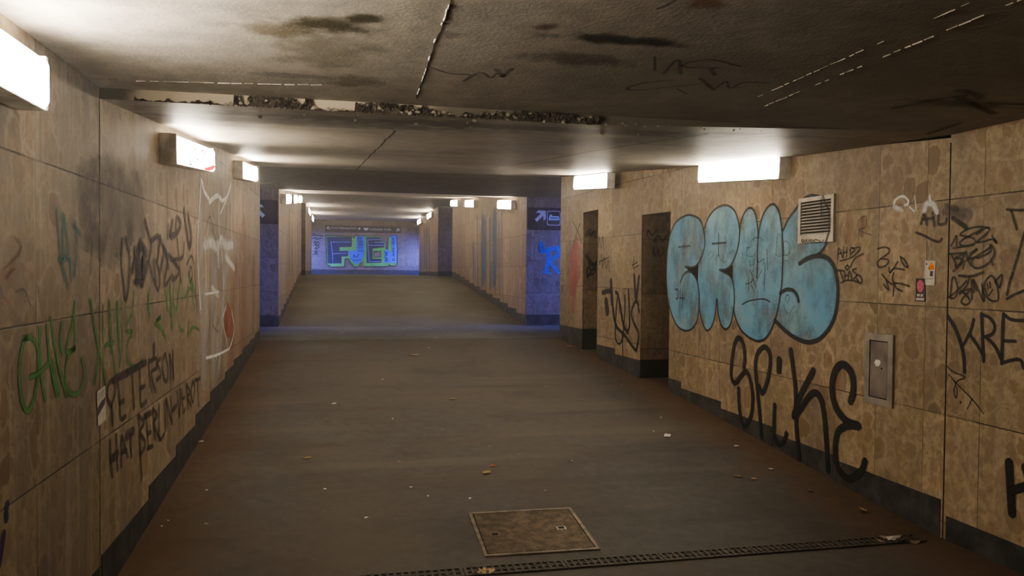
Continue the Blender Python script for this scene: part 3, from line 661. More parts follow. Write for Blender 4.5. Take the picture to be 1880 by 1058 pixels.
# --- big black tag across the plinth
tagpaint('black_lettering', 'big black spray painted word SPIKE low on the right wall', PA, K6, [
 (.050, [(200,262),(206,200),(195,110),(165,72),(140,110),(122,220),(118,320),(142,365),(185,315),(215,292),(240,340),(256,430),(256,520),(238,600),(205,640),(180,590),(168,500),(165,405)]),
 (.050, [(314,712),(304,580),(288,420),(275,260),(288,175),(332,132),(366,170),(370,250),(352,350),(322,430),(300,392)]),
 (.075, [(428,222),(428,250),(427,276)]), (.050, [(400,512),(395,620),(398,710),(430,762),(462,740),(475,695)]),
 (.052, [(503,155),(520,270),(535,400),(538,540),(543,680),(556,800),(560,890)]), (.060, [(648,288),(600,380),(560,460),(524,572)]), (.056, [(524,580),(560,545),(620,455),(665,428),(703,480),(724,600),(733,720),(742,850),(748,930)]),
 (.062, [(893,478),(910,410),(903,320),(870,262),(830,246),(792,285),(772,370),(780,470),(812,550),(868,612),(938,640)]), (.058, [(938,645),(880,640),(820,668),(796,740),(795,850),(820,930),(880,985),(940,958),(972,920),(984,875)])], .05, P_BLACK, .0065)
# --- tags right of the vent
tagpaint('tag_lettering', 'spiky black tag above the stubby tag right of the vent', PA, K4, [[(95,710),(108,605),(140,690)], [(98,665),(130,650)], [(150,695),(152,595)], [(180,690),(185,600)], [(150,650),(185,640)], [(215,690),(222,605),(262,620),(222,660)], [(240,605),(312,600),(240,690),(120,728)], [(218,782),(265,700),(345,658)]], .013, P_MARK)
tagpaint('tag_lettering', 'stubby black bubble tag with a ring above, touching the blue letters', PA, K4, [[(85,818),(160,822)], [(120,825),(150,912)], [(165,840),(165,905)], [(165,870),(190,865)], [(195,905),(210,825),(235,905)], [(188,768),(168,790),(188,812),(208,792),(190,770)], [(275,800),(240,820),(280,860),(250,900)], [(275,865),(310,870),(330,915),(310,940),(280,900)], [(130,937),(180,915),(250,918),(310,940)]], .015, P_MARK)
tagpaint('tag_lettering', 'black B tag with arrow scrawl right of the spiky tag', PA, K4, [[(480,612),(545,595),(592,615),(575,660),(510,705),(475,750),(500,788),(560,770),(585,720),(510,706)], [(588,790),(602,838),(672,738)], [(602,838),(640,800),(735,812)], [(700,690),(740,720),(772,785),(740,775),(710,730),(700,690)], [(524,858),(570,915),(620,955)], [(540,955),(585,1005),(565,920)], [(635,845),(622,900),(660,985),(715,1018)], [(632,940),(700,945),(785,970)], [(640,940),(628,1060)]], .014, P_MARK)
tagpaint('ghost_lettering', 'faded thin R scratched lines right of the vent', PA, K4, [[(298,430),(298,340),(368,300),(365,400),(300,430),(420,480)], [(130,350),(125,500)], [(300,440),(295,530)]], .007, P_FAINT)
tagpaint('ghost_stain', 'faded reddish smear right of the vent', PA, K4, [(.10, [(200,300),(200,420),(190,500)]), (.07, [(330,330),(330,460)])], .1, P_PINKW, .0012)
tagpaint('arc_marking', 'bright white chalky arc beside the upper wall joint', PA, K4, [(.022, [(638,205),(645,150),(690,115),(735,112),(772,150),(765,185),(742,190)])], .02, P_WHITE2)
tagpaint('white_stain', 'blurry white smeared letters right of the white arc', PA, K4, [(.016, [(835,110),(845,190),(850,240)]), (.02, [(790,215),(830,250)]), (.05, [(650,215),(700,235)]), (.06, [(930,240),(950,180),(1010,185),(1040,240)]), (.03, [(980,110),(985,160)])], .02, P_WHITE)
tagpaint('ghost_lettering', 'grey ghosted letters beneath the white smear', PA, K4, [(.03, [(900,360),(925,280),(950,370)]), (.02, [(915,330),(1010,315)]), (.024, [(1008,270),(1020,385)]), (.024, [(1060,300),(1065,375),(1130,365),(1140,330)])], .02, P_FAINT)
tagpaint('grey_stain', 'wide grey wiped smear crossing the expansion joint', PN, K4, [(.10, [(1160,260),(1240,262),(1330,272)]), (.05, [(1150,200),(1230,225)])], .1, P_GREY)
tagpaint('slash_marking', 'diagonal black slash falling from the grey smear', PN, K4, [(.03, [(1205,320),(1270,365),(1330,410)])], .03, P_MARK)
tagpaint('slash_marking', 'curved black slash left of the joint under the ghosted letters', PA, K4, [(.018, [(852,455),(930,487),(1010,528),(1055,542),(1080,538),(1092,515)])], .018, P_MARK)
tagpaint('tag_lettering', 'black looping 182 tag, topmost of the stacked tags past the joint', PN, K4, [[(1183,582),(1215,530),(1240,488),(1236,585)], [(1548,412),(1480,400),(1390,408),(1310,440),(1272,478),(1330,492),(1398,512),(1416,548),(1350,582),(1270,572),(1285,530),(1370,482),(1450,440),(1478,418)], [(1205,605),(1290,592),(1400,572)], [(1430,470),(1500,420),(1550,412),(1530,462),(1430,545),(1500,540),(1580,520),(1622,560),(1578,488)]], .0135, P_MARK)
tagpaint('tag_lettering', 'black angular BAZG tag, middle of the stacked tags past the joint', PN, K4, [[(1168,660),(1250,655),(1310,652),(1225,700)], [(1185,662),(1222,740),(1232,790),(1290,715),(1225,702)], [(1208,825),(1280,745),(1325,640),(1340,700),(1372,770)], [(1245,775),(1370,700)], [(1370,652),(1435,612),(1350,700),(1440,690)], [(1300,800),(1310,760)], [(1440,700),(1560,640),(1562,572),(1602,640),(1560,735),(1450,797),(1385,770),(1390,710),(1480,650),(1555,600)], [(1572,712),(1586,768)]], .0135, P_MARK)
tagpaint('tag_lettering', 'black DETNO tag with a smiling face in its O', PN, K5, [(.018, [(358,92),(430,98),(514,72)]), [(300,235),(312,120),(330,108),(348,180),(330,235),(310,240)], [(292,232),(345,190),(405,128)], [(360,200),(432,180),(385,235),(372,265),(400,282),(428,262),(410,225),(368,190)], [(428,98),(405,160),(362,210)], [(440,245),(440,120),(470,190)], [(455,200),(452,120),(518,262),(505,150)], [(510,205),(528,130),(570,94),(600,150),(612,245),(570,256),(530,225),(508,195)], (.010, [(540,148),(546,178)]), (.010, [(555,136),(561,170)]), (.010, [(524,178),(545,222),(575,185)]), [(592,132),(636,88),(620,168),(595,130)]], .0135, P_MARK)
tagpaint('tag_lettering', 'large black KRE letters cut off by the right picture edge', PN, K5, [(.026, [(286,358),(330,430),(368,530),(388,620),(393,716)]), (.020, [(452,378),(432,450),(380,555)]), (.022, [(424,472),(470,535),(516,610)]), (.022, [(516,645),(510,500),(503,342)]), (.020, [(503,342),(558,368),(588,420),(572,470),(512,492)]), (.022, [(530,490),(590,550),(632,640)]), (.022, [(646,342),(640,450),(634,660)]), (.020, [(634,660),(700,640),(755,640),(776,690)]), (.020, [(642,515),(720,518)]), (.020, [(648,345),(700,378),(790,385)])], .022, P_BLACK)
tagpaint('arrow_marking', 'thin black arrow doodle below the KRE letters', PN, K5, [[(275,675),(320,715),(396,750),(345,778),(325,840),(338,885),(346,835),(328,775)], [(292,733),(350,800),(440,890),(516,985)], [(440,895),(412,955)], (.014, [(368,912),(368,916)])], .0095, P_MARK)
tagpaint('zigzag_marking', 'tall black zigzag line at the right picture edge above KRE', PN, K4, [[(1722,235),(1800,240),(1900,240)], [(1762,250),(1785,330),(1812,420)], [(1890,450),(1840,620),(1762,885)], [(1755,895),(1738,960),(1720,1050)], [(1720,1090),(1790,1050),(1890,1010)]], .017, P_MARK)
tagpaint('black_lettering', 'thick fuzzy black K stub at the lower right picture edge', PN, K12, [(.055, [(1224,600),(1230,700),(1236,800)]), (.05, [(1235,712),(1270,700),(1300,690)]), (.05, [(1290,620),(1300,650)])], .05, P_BLACK)
# --- between the niches
tagpaint('black_lettering', 'drippy black scrawl between the two niches', PB, K7, [(.045, [(262,572),(295,562),(318,560)]), (.05, [(315,500),(318,580),(322,640)]), (.08, [(285,630),(292,690)]), (.035, [(312,500),(325,660),(338,750),(352,790)]), (.035, [(345,568),(360,590),(375,680),(395,780),(420,820)]), (.022, [(355,600),(345,720),(342,850),(365,893),(388,850),(400,700),(402,590)]), (.026, [(424,555),(428,680),(430,780),(415,820)]), (.030, [(490,690),(482,640),(465,632),(442,700),(462,770),(488,830),(478,910),(466,930),(400,840),(350,790)]), (.018, [(385,840),(390,970)]), (.035, [(460,462),(468,600)]), (.035, [(490,472),(474,610)])], .03, P_BLACK, wk=1.45)
tagpaint('zigzag_marking', 'thin black zigzag on the wall edge beside the far niche', PB, K7, [[(235,320),(245,400),(255,330),(262,420),(272,350),(285,420),(298,370),(305,440)], [(240,380),(300,350)], [(238,290),(240,220),(255,290),(262,215),(272,300)], [(450,400),(480,380)], [(455,420),(490,400)], [(460,350),(452,410)]], .012, P_MARK, wk=1.4)
tagpaint('tag_lettering', 'black looping tag on the jamb inside the far niche', PJ1, K7, [(.030, [(162,345),(185,380),(205,395)]), (.022, [(178,360),(180,420),(205,425),(218,380)]), (.016, [(165,478),(162,430),(185,400),(215,420),(200,455),(165,460)]), (.02, [(170,470),(215,400)])], .02, P_BLACK, wk=1.5)
tagpaint('ghost_lettering', 'blurred dark tag high inside the far niche', PJ1, K7, [(.05, [(160,210),(180,180),(185,215),(210,190),(215,220)])], .05, P_FAINT)
tagpaint('ghost_lettering', 'blurred dark letters high on the jamb of the near niche', PJ2, K7, [(.025, [(540,215),(545,180),(570,210),(600,180)]), (.03, [(585,245),(610,215),(635,250),(655,220)]), (.02, [(575,345),(578,290),(590,340),(610,300),(615,345),(650,310)])], .03, P_FAINT)
tagpaint('cross_marking', 'faint large X beside the far niche', PC, K7, [[(78,130),(110,200),(132,265)], [(118,140),(100,200),(78,270)]], .014, P_FAINT, wk=1.8)
tagpaint('pink_stain', 'faded pink spray smear left of the far niche', PC, K7, [(.5, [(92,340),(92,420)]), (.5, [(72,390),(72,480)]), (.22, [(85,500),(78,660)])], .2, P_PINK, .0015)
tagpaint('ghost_lettering', 'faint squiggle at the landing corner of the right wall', PC, K7, [[(8,430),(0,450),(20,460),(5,490),(25,500),(8,540)]], .012, P_FAINT)
tagpaint('blue_lettering', 'bright blue blotchy letters on the right passage wall', PD, K14, [(.13, [(688,325),(695,365),(690,335)]), (.10, [(700,360),(735,345),(765,345)]), (.11, [(725,350),(722,400),(712,450)]), (.10, [(735,400),(770,375)]), (.13, [(770,340),(785,380)]), (.10, [(735,415),(770,460)]), (.06, [(700,460),(725,465)])], .1, P_BLUE, .004)
tagpaint('drip_stain', 'slate blue dripping paint on the right wall of the upper ramp', PBR, K14, [(.28, [(350,330),(350,480)]), (.22, [(370,200),(372,510)]), (.2, [(392,170),(394,525)]), (.2, [(412,200),(412,530)]), (.24, [(432,210),(434,530)]), (.2, [(456,240),(458,560)]), (.14, [(478,220),(480,560)]), (.10, [(492,140),(494,575)]), (.9, [(400,270),(400,440)]), (.8, [(455,230),(455,450)]), (.12, [(358,340),(358,500)]), (.12, [(440,420),(440,535)])], .2, P_BLUED, .0015)
tagpaint('drip_stain', 'slate blue dripping paint right of the far painted wall', PCR, K17, [(.5, [(1375,300),(1375,640)]), (.45, [(1400,300),(1400,700)]), (.4, [(1430,290),(1435,720)])], .4, P_BLUED, .003)

# ================================================================ GRAFFITI, LEFT WALL
tagpaint('green_lettering', 'green spray painted word beginning with O, nearest on the left wall', PL, K8, [
 [(112,692),(145,688),(175,720),(186,800),(176,920),(150,1020),(130,1045),(105,1000),(92,900),(94,800),(112,710),(135,688)], [(190,650),(194,800),(205,920),(218,990)], [(145,880),(200,850),(240,805)], [(225,635),(235,760),(255,880),(272,962)], [(246,600),(262,720),(290,860),(320,965)], [(256,800),(265,880),(285,962)],
 [(300,620),(290,700),(300,760)], [(362,520),(350,620),(320,752),(365,738),(335,765),(316,850),(322,930),(358,965),(392,935),(408,860),(396,795)], (.014, [(360,590),(362,705)])], .019, P_GREEN, wk=1.45)
tagpaint('green_lettering', 'fainter green streaked word right of the word beginning with O', PL, K8, [[(440,512),(458,640),(475,780),(462,900)], [(436,515),(470,700),(508,912)], [(508,905),(500,745),(548,712)], (.02, [(455,905),(465,830)]), [(530,520),(538,690),(562,870)], [(590,530),(592,700),(580,820)], [(570,520),(575,700)], [(648,470),(640,560),(608,650),(642,662),(615,720),(618,800),(655,832),(688,800)], [(500,540),(500,700)]], .022, P_GREEN2, wk=1.5)
tagpaint('green_lettering', 'pale green third word fading out before the white drawing', PL, K10, [[(230,690),(238,800)], [(275,830),(305,808),(270,850),(300,868),(332,930)], [(330,660),(345,760),(360,800)], [(410,600),(402,780),(415,870),(438,890)], [(440,700),(480,640),(500,760)], [(462,920),(492,868),(528,885)], (.05, [(360,640),(370,860)]), (.05, [(470,560),(490,640)]), [(420,590),(395,760),(375,720)], (.03, [(0,740),(10,1000)]), (.03, [(45,740),(60,1000)]), [(345,650),(338,760)], [(378,630),(382,820)], [(430,560),(432,700)], [(465,640),(455,760)], [(490,600),(505,700)], [(470,830),(462,900)], [(235,650),(225,760)]], .022, P_GREEN2, wk=1.5)
tagpaint('brown_lettering', 'upper line of dark brown capital letters on the left wall', PL, K9, [
 (.022, [(150,490),(228,448)]), (.022, [(222,452),(332,392)]), [(142,740),(138,650),(115,600),(118,520),(150,495),(158,560),(135,640)], [(172,485),(182,590),(190,710),(215,700)], [(185,620),(206,612)], [(255,430),(258,520),(266,645)], [(296,420),(300,520),(306,635),(332,615)], [(300,540),(326,526)], [(350,380),(356,480),(366,555)], [(352,388),(392,368),(396,420),(362,452),(388,555)], [(417,368),(395,395),(412,430),(418,468),(394,492)], [(440,345),(427,400),(440,490),(456,490),(460,420),(445,345)], [(470,350),(476,485)], [(470,350),(492,480)], [(487,330),(493,485)], (.025, [(380,300),(380,340)])], .014, P_BROWN, wk=2.2)
tagpaint('brown_lettering', 'lower line of dark brown capital letters sloping up the left wall', PL, K9, [
 [(128,845),(134,960),(140,1040)], [(164,810),(172,1000)], (.022, [(135,945),(172,915)]), [(192,980),(194,815),(228,930)], [(196,905),(222,895)], (.025, [(225,812),(260,782)]), [(245,800),(250,925)], [(292,690),(296,800),(302,915)], [(292,700),(322,735),(298,790),(330,850),(305,918)], (.02, [(325,700),(362,680)]), [(335,690),(342,800),(346,880)], [(342,800),(360,790)], [(346,882),(370,870)], [(372,660),(380,760),(388,830)], [(372,662),(396,690),(380,745),(412,830)], [(408,640),(412,825),(436,800)], [(440,618),(446,775)], [(450,605),(460,755)], [(451,605),(480,735)], [(476,598),(482,735)], (.02, [(485,665),(505,640)]), [(512,560),(525,705),(532,550)], [(540,545),(546,672),(558,655)], [(541,600),(552,592)], [(565,520),(575,655)], [(566,522),(585,560),(572,590),(592,640)], [(602,500),(590,560),(602,620),(612,540),(602,500)], (.016, [(612,495),(642,482)]), [(628,490),(636,640)], [(302,940),(308,1055)]], .014, P_BROWN, wk=2.2)
tagpaint('violet_lettering', 'large blurred violet black lettering high on the left wall', PL, K10, [
 (.020, [(78,360),(70,480),(85,620),(96,705),(115,610),(120,460),(98,350)]), (.030, [(138,530),(160,440),(182,390),(160,590)]), (.035, [(165,600),(198,470),(190,615),(222,500)]), (.040, [(185,380),(215,430)]), (.018, [(210,240),(235,330),(250,400),(236,480),(262,590),(288,652),(298,560),(275,480)]), (.022, [(250,360),(290,335),(320,420),(300,540)]), (.020, [(318,390),(345,470),(325,620),(372,565),(376,592),(412,540),(380,480),(350,440)]), (.018, [(360,470),(430,460),(440,380)]), (.018, [(400,350),(412,500),(420,600)]), (.03, [(372,250),(360,330),(400,310),(420,260),(405,230)]), (.04, [(440,190),(455,300),(470,395),(482,330),(465,215)]), (.014, [(455,500),(482,450),(500,520),(512,740)]), (.014, [(470,560),(478,510),(490,560),(475,605)]), (.03, [(150,420),(165,560)]), (.035, [(205,420),(200,560)]), (.02, [(262,480),(275,600)]), (.022, [(300,340),(285,470)]), (.018, [(330,420),(350,520)]), (.02, [(345,270),(345,340)]), (.03, [(395,230),(390,300)]), (.02, [(150,600),(190,610)])], .02, P_PURP, wk=1.9)
tagpaint('dark_stain', 'wide violet grey vertical smear beside the blurred lettering', PL, K8, [(.34, [(x, -70+8*abs(x-520)**.5), (x+r_, 230-14*abs(x-530)**.5)]) for x, r_ in ((405, 5), (440, 3), (475, 8), (505, -4), (540, 6), (575, 2), (610, 8), (645, -3), (680, 4))], .2, P_SMEAR, .0012)
tagpaint('dark_stain', 'dark vertical smears under the scribbled lamp', PL, K10, [(.10, [(340,20),(345,180)]), (.07, [(395,60),(400,180)]), (.07, [(440,60),(445,220)]), (.12, [(820,200),(825,480)])], .1, P_SMEAR, .0012)
tagpaint('teal_stain', 'faded teal dripping letters on the left wall', PL, K8, [(.045, [(275,80),(285,200),(300,330),(325,430)]), (.04, [(300,100),(310,300)]), (.045, [(310,110),(330,240),(345,385)]), (.035, [(362,130),(372,240),(362,380)]), (.03, [(350,140),(385,180)]), (.04, [(285,310),(325,300)]), (.025, [(450,230),(435,380)])], .04, P_TEAL)
tagpaint('drawing_marking', 'tall white line drawing by the landing end of left wall', PL, K10, [(.035, [(541,0),(532,150),(523,300),(520,450),(536,760)]), (.05, [(545,10),(560,70),(598,132)]), (.06, [(590,130),(635,95),(665,125)]), (.05, [(665,125),(695,98),(716,30)]), (.035, [(716,20),(718,200),(722,365)]), (.030, [(648,110),(646,280),(665,450),(672,640)]), (.03, [(655,200),(690,115)]), (.035, [(562,350),(568,500),(570,640)]), (.03, [(565,674),(605,668),(645,660)]), (.03, [(645,860),(640,960),(632,1055)]), (.03, [(690,740),(668,830),(690,940),(704,1000),(735,890),(722,770)]), (.03, [(782,430),(785,480)]), (.03, [(540,0),(550,20)]), (.035, [(570,1050),(640,1030),(700,1000)])], .03, P_WHITE2)
tagpaint('white_stain', 'cloudy white patch in the middle of the white drawing', PL, K10, [(.16, [(565,385),(600,372),(640,395),(660,350),(690,390),(725,385)]), (.14, [(640,400),(645,480)]), (.12, [(690,460),(735,520)]), (.10, [(610,640),(640,680)])], .1, P_WHITE, .0018)
tagpaint('white_stain', 'thin whitish paint wash below the white drawing', PL, K10, [(.5, [(560,760),(560,1050)]), (.5, [(620,560),(615,1050)]), (.35, [(690,420),(650,1050)]), (.3, [(545,100),(540,700)])], .4, P_WASH, .0010)
t = thing('red_drop', 'red teardrop shape low on the left wall by the white drawing', 'graffiti', PL.hit(417, 625))
under(obj('paint_fill', poly_bm(PL, K10, [[(695,715),(680,770),(678,880),(695,930),(715,920),(728,860),(715,770)]], .0026, 4), fillmat('red_fill', (0.33, 0.075, 0.045), (0.40, 0.12, 0.08), 0.5, 0.85, 12)), t)
tagpaint('pink_stain', 'pinkish haze of old paint at the landing end of left wall', PL, K10, [(1.0, [(790,480),(790,900)]), (.7, [(740,640),(720,1000)]), (.5, [(850,560),(850,800)])], .6, P_PINKW, .0008)
tagpaint('line_marking', 'thin dark curved lines between white drawing strokes', PL, K10, [[(560,330),(580,240),(595,220),(610,290),(630,380)], [(600,140),(615,220)], [(700,150),(690,260),(680,340)], [(600,780),(585,900),(570,1000)], [(625,740),(605,840),(640,900)], (.03, [(740,500),(742,570)]), [(735,590),(730,700)]], .016, P_FAINT)
tagpaint('line_marking', 'rust orange and dark looping lines at the left picture edge', PL, K2, [[(112,450),(95,500),(60,540)], [(78,570),(50,590),(30,620)], [(80,695),(120,680),(140,710),(160,770)], [(0,670),(8,720)]], .010, P_PURP)
tagpaint('line_marking', 'rust orange curves at the left picture edge', PL, K2, [(.022, [(75,400),(110,450),(60,540),(5,600)]), (.02, [(20,640),(70,570)]), (.014, [(0,742),(45,742),(72,790),(75,820)]), (.012, [(110,540),(180,620),(205,700)])], .02, P_ORANGE)
tagpaint('violet_stain', 'upper violet paint blot at the lower left picture edge', PL, K1, [(.034, [(26,770),(22,800),(24,822)])], .034, P_VIOLET)
tagpaint('violet_stain', 'lower violet paint stroke running off the left picture edge', PL, K1, [(.034, [(12,890),(4,950),(-6,1010)])], .034, P_VIOLET)

# ================================================================ CEILING SCRIBBLES
tagpaint('ceiling_marking', 'thin wavy black scrawl on the ceiling beside the crack', PCE, K15, [(.02, [(150,197),(200,213),(262,218),(240,236),(288,210),(320,226),(338,214)]), (.035, [(338,202),(356,222)]), (.03, [(356,222),(382,200)])], .02, P_DARKSTAIN)
tagpaint('ceiling_marking', 'black looping scrawl on the ceiling above the bright right lamp', PCE, K15, [(.016, [(800,165),(800,205)]), (.022, [(826,214),(868,172),(876,214)]), (.018, [(1050,192),(960,172),(885,186),(900,196),(985,196)]), (.03, [(965,200),(975,216)]), (.016, [(850,232),(770,240),(722,254),(740,262),(850,252),(930,244)]), (.03, [(935,228),(972,260)]), (.018, [(980,255),(1010,236),(1020,256),(1060,240),(1135,240)]), (.02, [(866,258),(892,272)])], .018, P_DARKSTAIN)
tagpaint('ceiling_marking', 'short black arrow at the top edge of the ceiling', PCE, K15, [(.02, [(812,22),(835,12),(856,0)])], .02, P_DARKSTAIN)
tagpaint('ceiling_marking', 'broad dark smeared letters on the ceiling at upper right', PCE, K15, [(.07, [(1510,312),(1620,292),(1690,280)]), (.06, [(1690,262),(1752,282),(1690,296)]), (.06, [(1690,285),(1790,330)]), (.05, [(1780,300),(1880,304)]), (.05, [(1600,390),(1690,360)])], .06, P_DARKSTAIN)

# ================================================================ FAR PAINTED WALL
t = thing('block_lettering', 'green and blue block letter graffiti on the far back wall', 'graffiti', PF.hit(665, 495))
M_FG = fillmat('piece_green', (0.10, 0.50, 0.07), (0.15, 0.6, 0.14), 0.15, 1, 4); M_FN = fillmat('piece_navy', (0.006, 0.009, 0.055), (0.008, 0.015, 0.075), 0.1, 1, 4); M_FB = fillmat('piece_blue', (0.004, 0.10, 0.62), (0.006, 0.14, 0.75), 0.1, 1, 4)
go = [(130,322),(615,340),(640,375),(665,325),(1140,335),(1150,435),(1215,440),(1225,570),(1255,575),(1262,350),(1300,330),(1305,318),(1415,318),(1435,560),(1425,830),(1405,875),(1320,875),(1285,850),(1260,885),(810,890),(795,790),(760,830),(735,880),(690,900),(640,885),(580,820),(545,745),(480,740),(465,890),(210,895),(200,865),(150,860)]
gh = [(1005,612),(1130,612),(1130,715),(1005,715)]
under(obj('green_shadow', poly_bm(PF, K11, [go, gh], .010), M_FG), t)
under(obj('letter_f', poly_bm(PF, K11, [[(150,345),(605,350),(600,530),(380,535),(380,600),(535,600),(530,700),(415,705),(415,828),(170,830)]], .014), M_FN), t)
under(obj('letter_j', poly_bm(PF, K11, [[(690,335),(830,340),(835,560),(810,720),(770,800),(700,840),(630,815),(575,740),(545,600),(690,600)]], .014), M_FB), t)
under(obj('letter_e', poly_bm(PF, K11, [[(865,350),(1130,350),(1135,440),(1195,455),(1190,540),(980,560),(980,745),(1140,745),(1140,815),(870,825)]], .014), M_FN), t)
under(obj('letter_n', poly_bm(PF, K11, [[(1195,585),(1265,585),(1300,640),(1330,600),(1310,322),(1415,322),(1420,600),(1415,820),(1330,825),(1290,790),(1265,820),(1195,815)]], .014), M_FB), t)
under(obj('outline_edge', strokes_bm(PF, K11, [go+[go[0]], gh+[gh[0]]], .045, .018, False), P_OUT), t)
under(obj('highlight_lines', strokes_bm(PF, K11, [[(570,445),(225,440)], [(225,440),(245,600),(262,815)], [(250,655),(510,645)], [(1120,390),(890,400)], [(890,400),(900,600),(920,800)], [(920,800),(1120,795)], [(905,500),(1180,500)], [(1020,445),(1205,450)], [(1205,450),(1210,560)]], .035, .020, False), P_LBLUE), t)
under(obj('small_lettering', strokes_bm(PF, K11, [[(630,665),(660,710),(690,715),(730,660)], [(630,715),(650,690)], [(628,768),(755,770)], [(710,360),(715,395)], [(710,360),(770,365)], [(770,365),(768,395)], [(740,362),(742,395)], [(700,420),(800,430),(720,460),(810,480),(720,500),(815,520)], [(710,545),(790,550)], [(715,600),(800,602)], [(1335,365),(1370,370),(1345,400),(1375,410)], [(1340,440),(1370,440),(1365,480),(1340,475),(1340,440)], [(1345,555),(1375,560),(1345,610),(1380,615)], [(1350,650),(1375,655),(1350,690),(1380,695)], [(1385,740),(1350,745),(1355,775),(1385,775)], [(1210,625),(1245,635),(1220,655),(1250,670),(1215,695)], [(1215,725),(1250,735),(1215,775),(1255,780)]], .05, .021, True), P_NAVYT), t)
tagpaint('column_lettering', 'column of small dark tags left of the far block letters', PF, K17, [[(90,330),(130,325),(210,335)], [(95,365),(120,355),(130,375),(180,360)], [(105,420),(115,395),(130,420),(150,400),(160,415)], [(100,445),(125,430),(130,450),(160,435)], [(110,480),(125,465),(130,490),(160,460)], [(100,515),(140,510),(115,530),(145,525)], [(95,545),(130,540),(140,555)]], .05, P_MARK)
tagpaint('dark_stain', 'dark blot on the far corridor wall beside the painted wall', PCR, K17, [(.5, [(1300,370),(1300,430)])], .4, P_FAINT, .003)

tagpaint('pink_stain', 'pinkish smear high on the left wall of the upper ramp', PBL, K17, [(.6, [(-88,200),(-88,330)]), (.5, [(-60,200),(-60,400)])], 1.0, P_PINKW, .002)
tagpaint('green_stain', 'faint greenish vertical wash on left wall of the upper ramp', PBL, K17, [(1.0, [(-180,150),(-180,500)]), (.8, [(-150,200),(-150,600)])], 1.0, P_TEAL2, .002)
# ================================================================ SIGNS
def textmesh(name, body, size, mat, parent, loc, width=None):
    cu = bpy.data.curves.new(name, 'FONT'); cu.body = body; cu.size = size; tmp = bpy.data.objects.new(name+'_tmp', cu); C.objects.link(tmp)
    dg = bpy.context.evaluated_depsgraph_get(); me = bpy.data.meshes.new_from_object(tmp.evaluated_get(dg)); bpy.data.objects.remove(tmp)
    xs = [v.co.x for v in me.vertices]; sx = (width/(max(xs)-min(xs))) if width else 1
    for v in me.vertices: v.co = Vector(((v.co.x-min(xs))*sx, 0, v.co.y))
    me.materials.clear(); me.materials.append(mat); o = bpy.data.objects.new(name, me); C.objects.link(o); o.parent = parent; o.location = loc; return o
def flatpoly(name, pts, mat, parent, y=0.0):
    bm = bmesh.new(); tr = tessellate_polygon([[Vector((a, 0, b)) for a, b in pts]]); vs = [bm.verts.new((a, y, b)) for a, b in pts]
    for t3 in tr: bm.faces.new([vs[i] for i in t3])
    return obj(name, bm, mat, parent)
def arrow(parent, cx, cz, s, flip, y):
    f = -1 if flip else 1; k = .7071
    P = [(-.5, -.11), (.12, -.11), (-.10, -.40), (.14, -.40), (.5, 0), (.14, .40), (-.10, .40), (.12, .11), (-.5, .11)]
    P = [((a-b)*k*s, (a+b)*k*s) for a, b in P]
    return flatpoly('arrow', [(cx+f*a, cz+b) for a, b in P], M_SIGNW, parent, y)
a0 = PF.hit(597, 414); a1 = PF.hit(736, 427.5); zt, zb2 = a0.z, PF.hit(597, 426).z
t = thing('direction_sign', 'long brown direction sign with white arrows above the far graffiti', 'sign', (a0.x, YW-.03, zb2)); W = a1.x-a0.x; Hh = zt-zb2
bm = bmesh.new(); box(bm, 0, W, 0, .025, 0, Hh); bevel(bm, .004, 1); obj('board', bm, M_BOARD, t)
arrow(t, .13, Hh*.58, .17, True, -.004); arrow(t, W-.13, Hh*.52, .17, False, -.004)
textmesh('lettering', 'Ernst-Th\u00e4lmann-Park', .13, M_SIGNW, t, (.25, -.004, Hh*.50), 1.02); textmesh('lettering', 'Greifswalder Stra\u00dfe', .13, M_SIGNW, t, (1.80, -.004, Hh*.42), .90)
flatpoly('dot', [(1.39+.045*math.cos(i*.6283), Hh*.62+.045*math.sin(i*.6283)) for i in range(10)], M_SIGNW, t, -.004)
flatpoly('station_icon', [(1.56, Hh*.75), (1.62, Hh*.80), (1.66, Hh*.72), (1.74, Hh*.78), (1.77, Hh*.60), (1.72, Hh*.38), (1.63, Hh*.30), (1.58, Hh*.50)], M_SIGNW, t, -.004)
# landing sign, right
t = thing('direction_sign', 'brown sign with white arrow and train pictogram in the right passage', 'sign', (3.17, YF-.03, .745))
bm = bmesh.new(); box(bm, 0, 2.2, 0, .025, 0, .385); bevel(bm, .004, 1); obj('board', bm, M_BOARD, t)
q = PD.hit(992, 396.5); arrow(t, q.x-3.17, q.z-.745, .25, False, -.003)
q0 = PD.hit(1003.2, 414); q1 = PD.hit(1028.3, 388); X0, X1, Z0, Z1 = q0.x-3.17, q1.x-3.17, q0.z-.745, q1.z-.745
bm = bmesh.new(); uvl = bm.loops.layers.uv.new('UVMap')
ring = []
for (cx, cz, a) in ((X1-.03, Z1-.03, 0), (X0+.03, Z1-.03, 90), (X0+.03, Z0+.03, 180), (X1-.03, Z0+.03, 270)):
    for i in range(5): ring.append((cx+.03*math.cos(math.radians(a+i*22.5)), cz+.03*math.sin(math.radians(a+i*22.5))))
inn = [(X0+(X1-X0)*(.5+(a-(X0+X1)/2)/(X1-X0)*.9), Z0+(Z1-Z0)*(.5+(b-(Z0+Z1)/2)/(Z1-Z0)*.9)) for a, b in ring]
vo = [bm.verts.new((a, -.003, b)) for a, b in ring]; vi = [bm.verts.new((a, -.003, b)) for a, b in inn]; k = len(ring)
for i in range(k): bm.faces.new((vo[i], vo[(i+1) % k], vi[(i+1) % k], vi[i]))
obj('pictogram_frame', bm, M_SIGNW, t)
w_, h_ = X1-X0, Z1-Z0; g = lambda a, b: (X0+a*w_, Z0+b*h_)
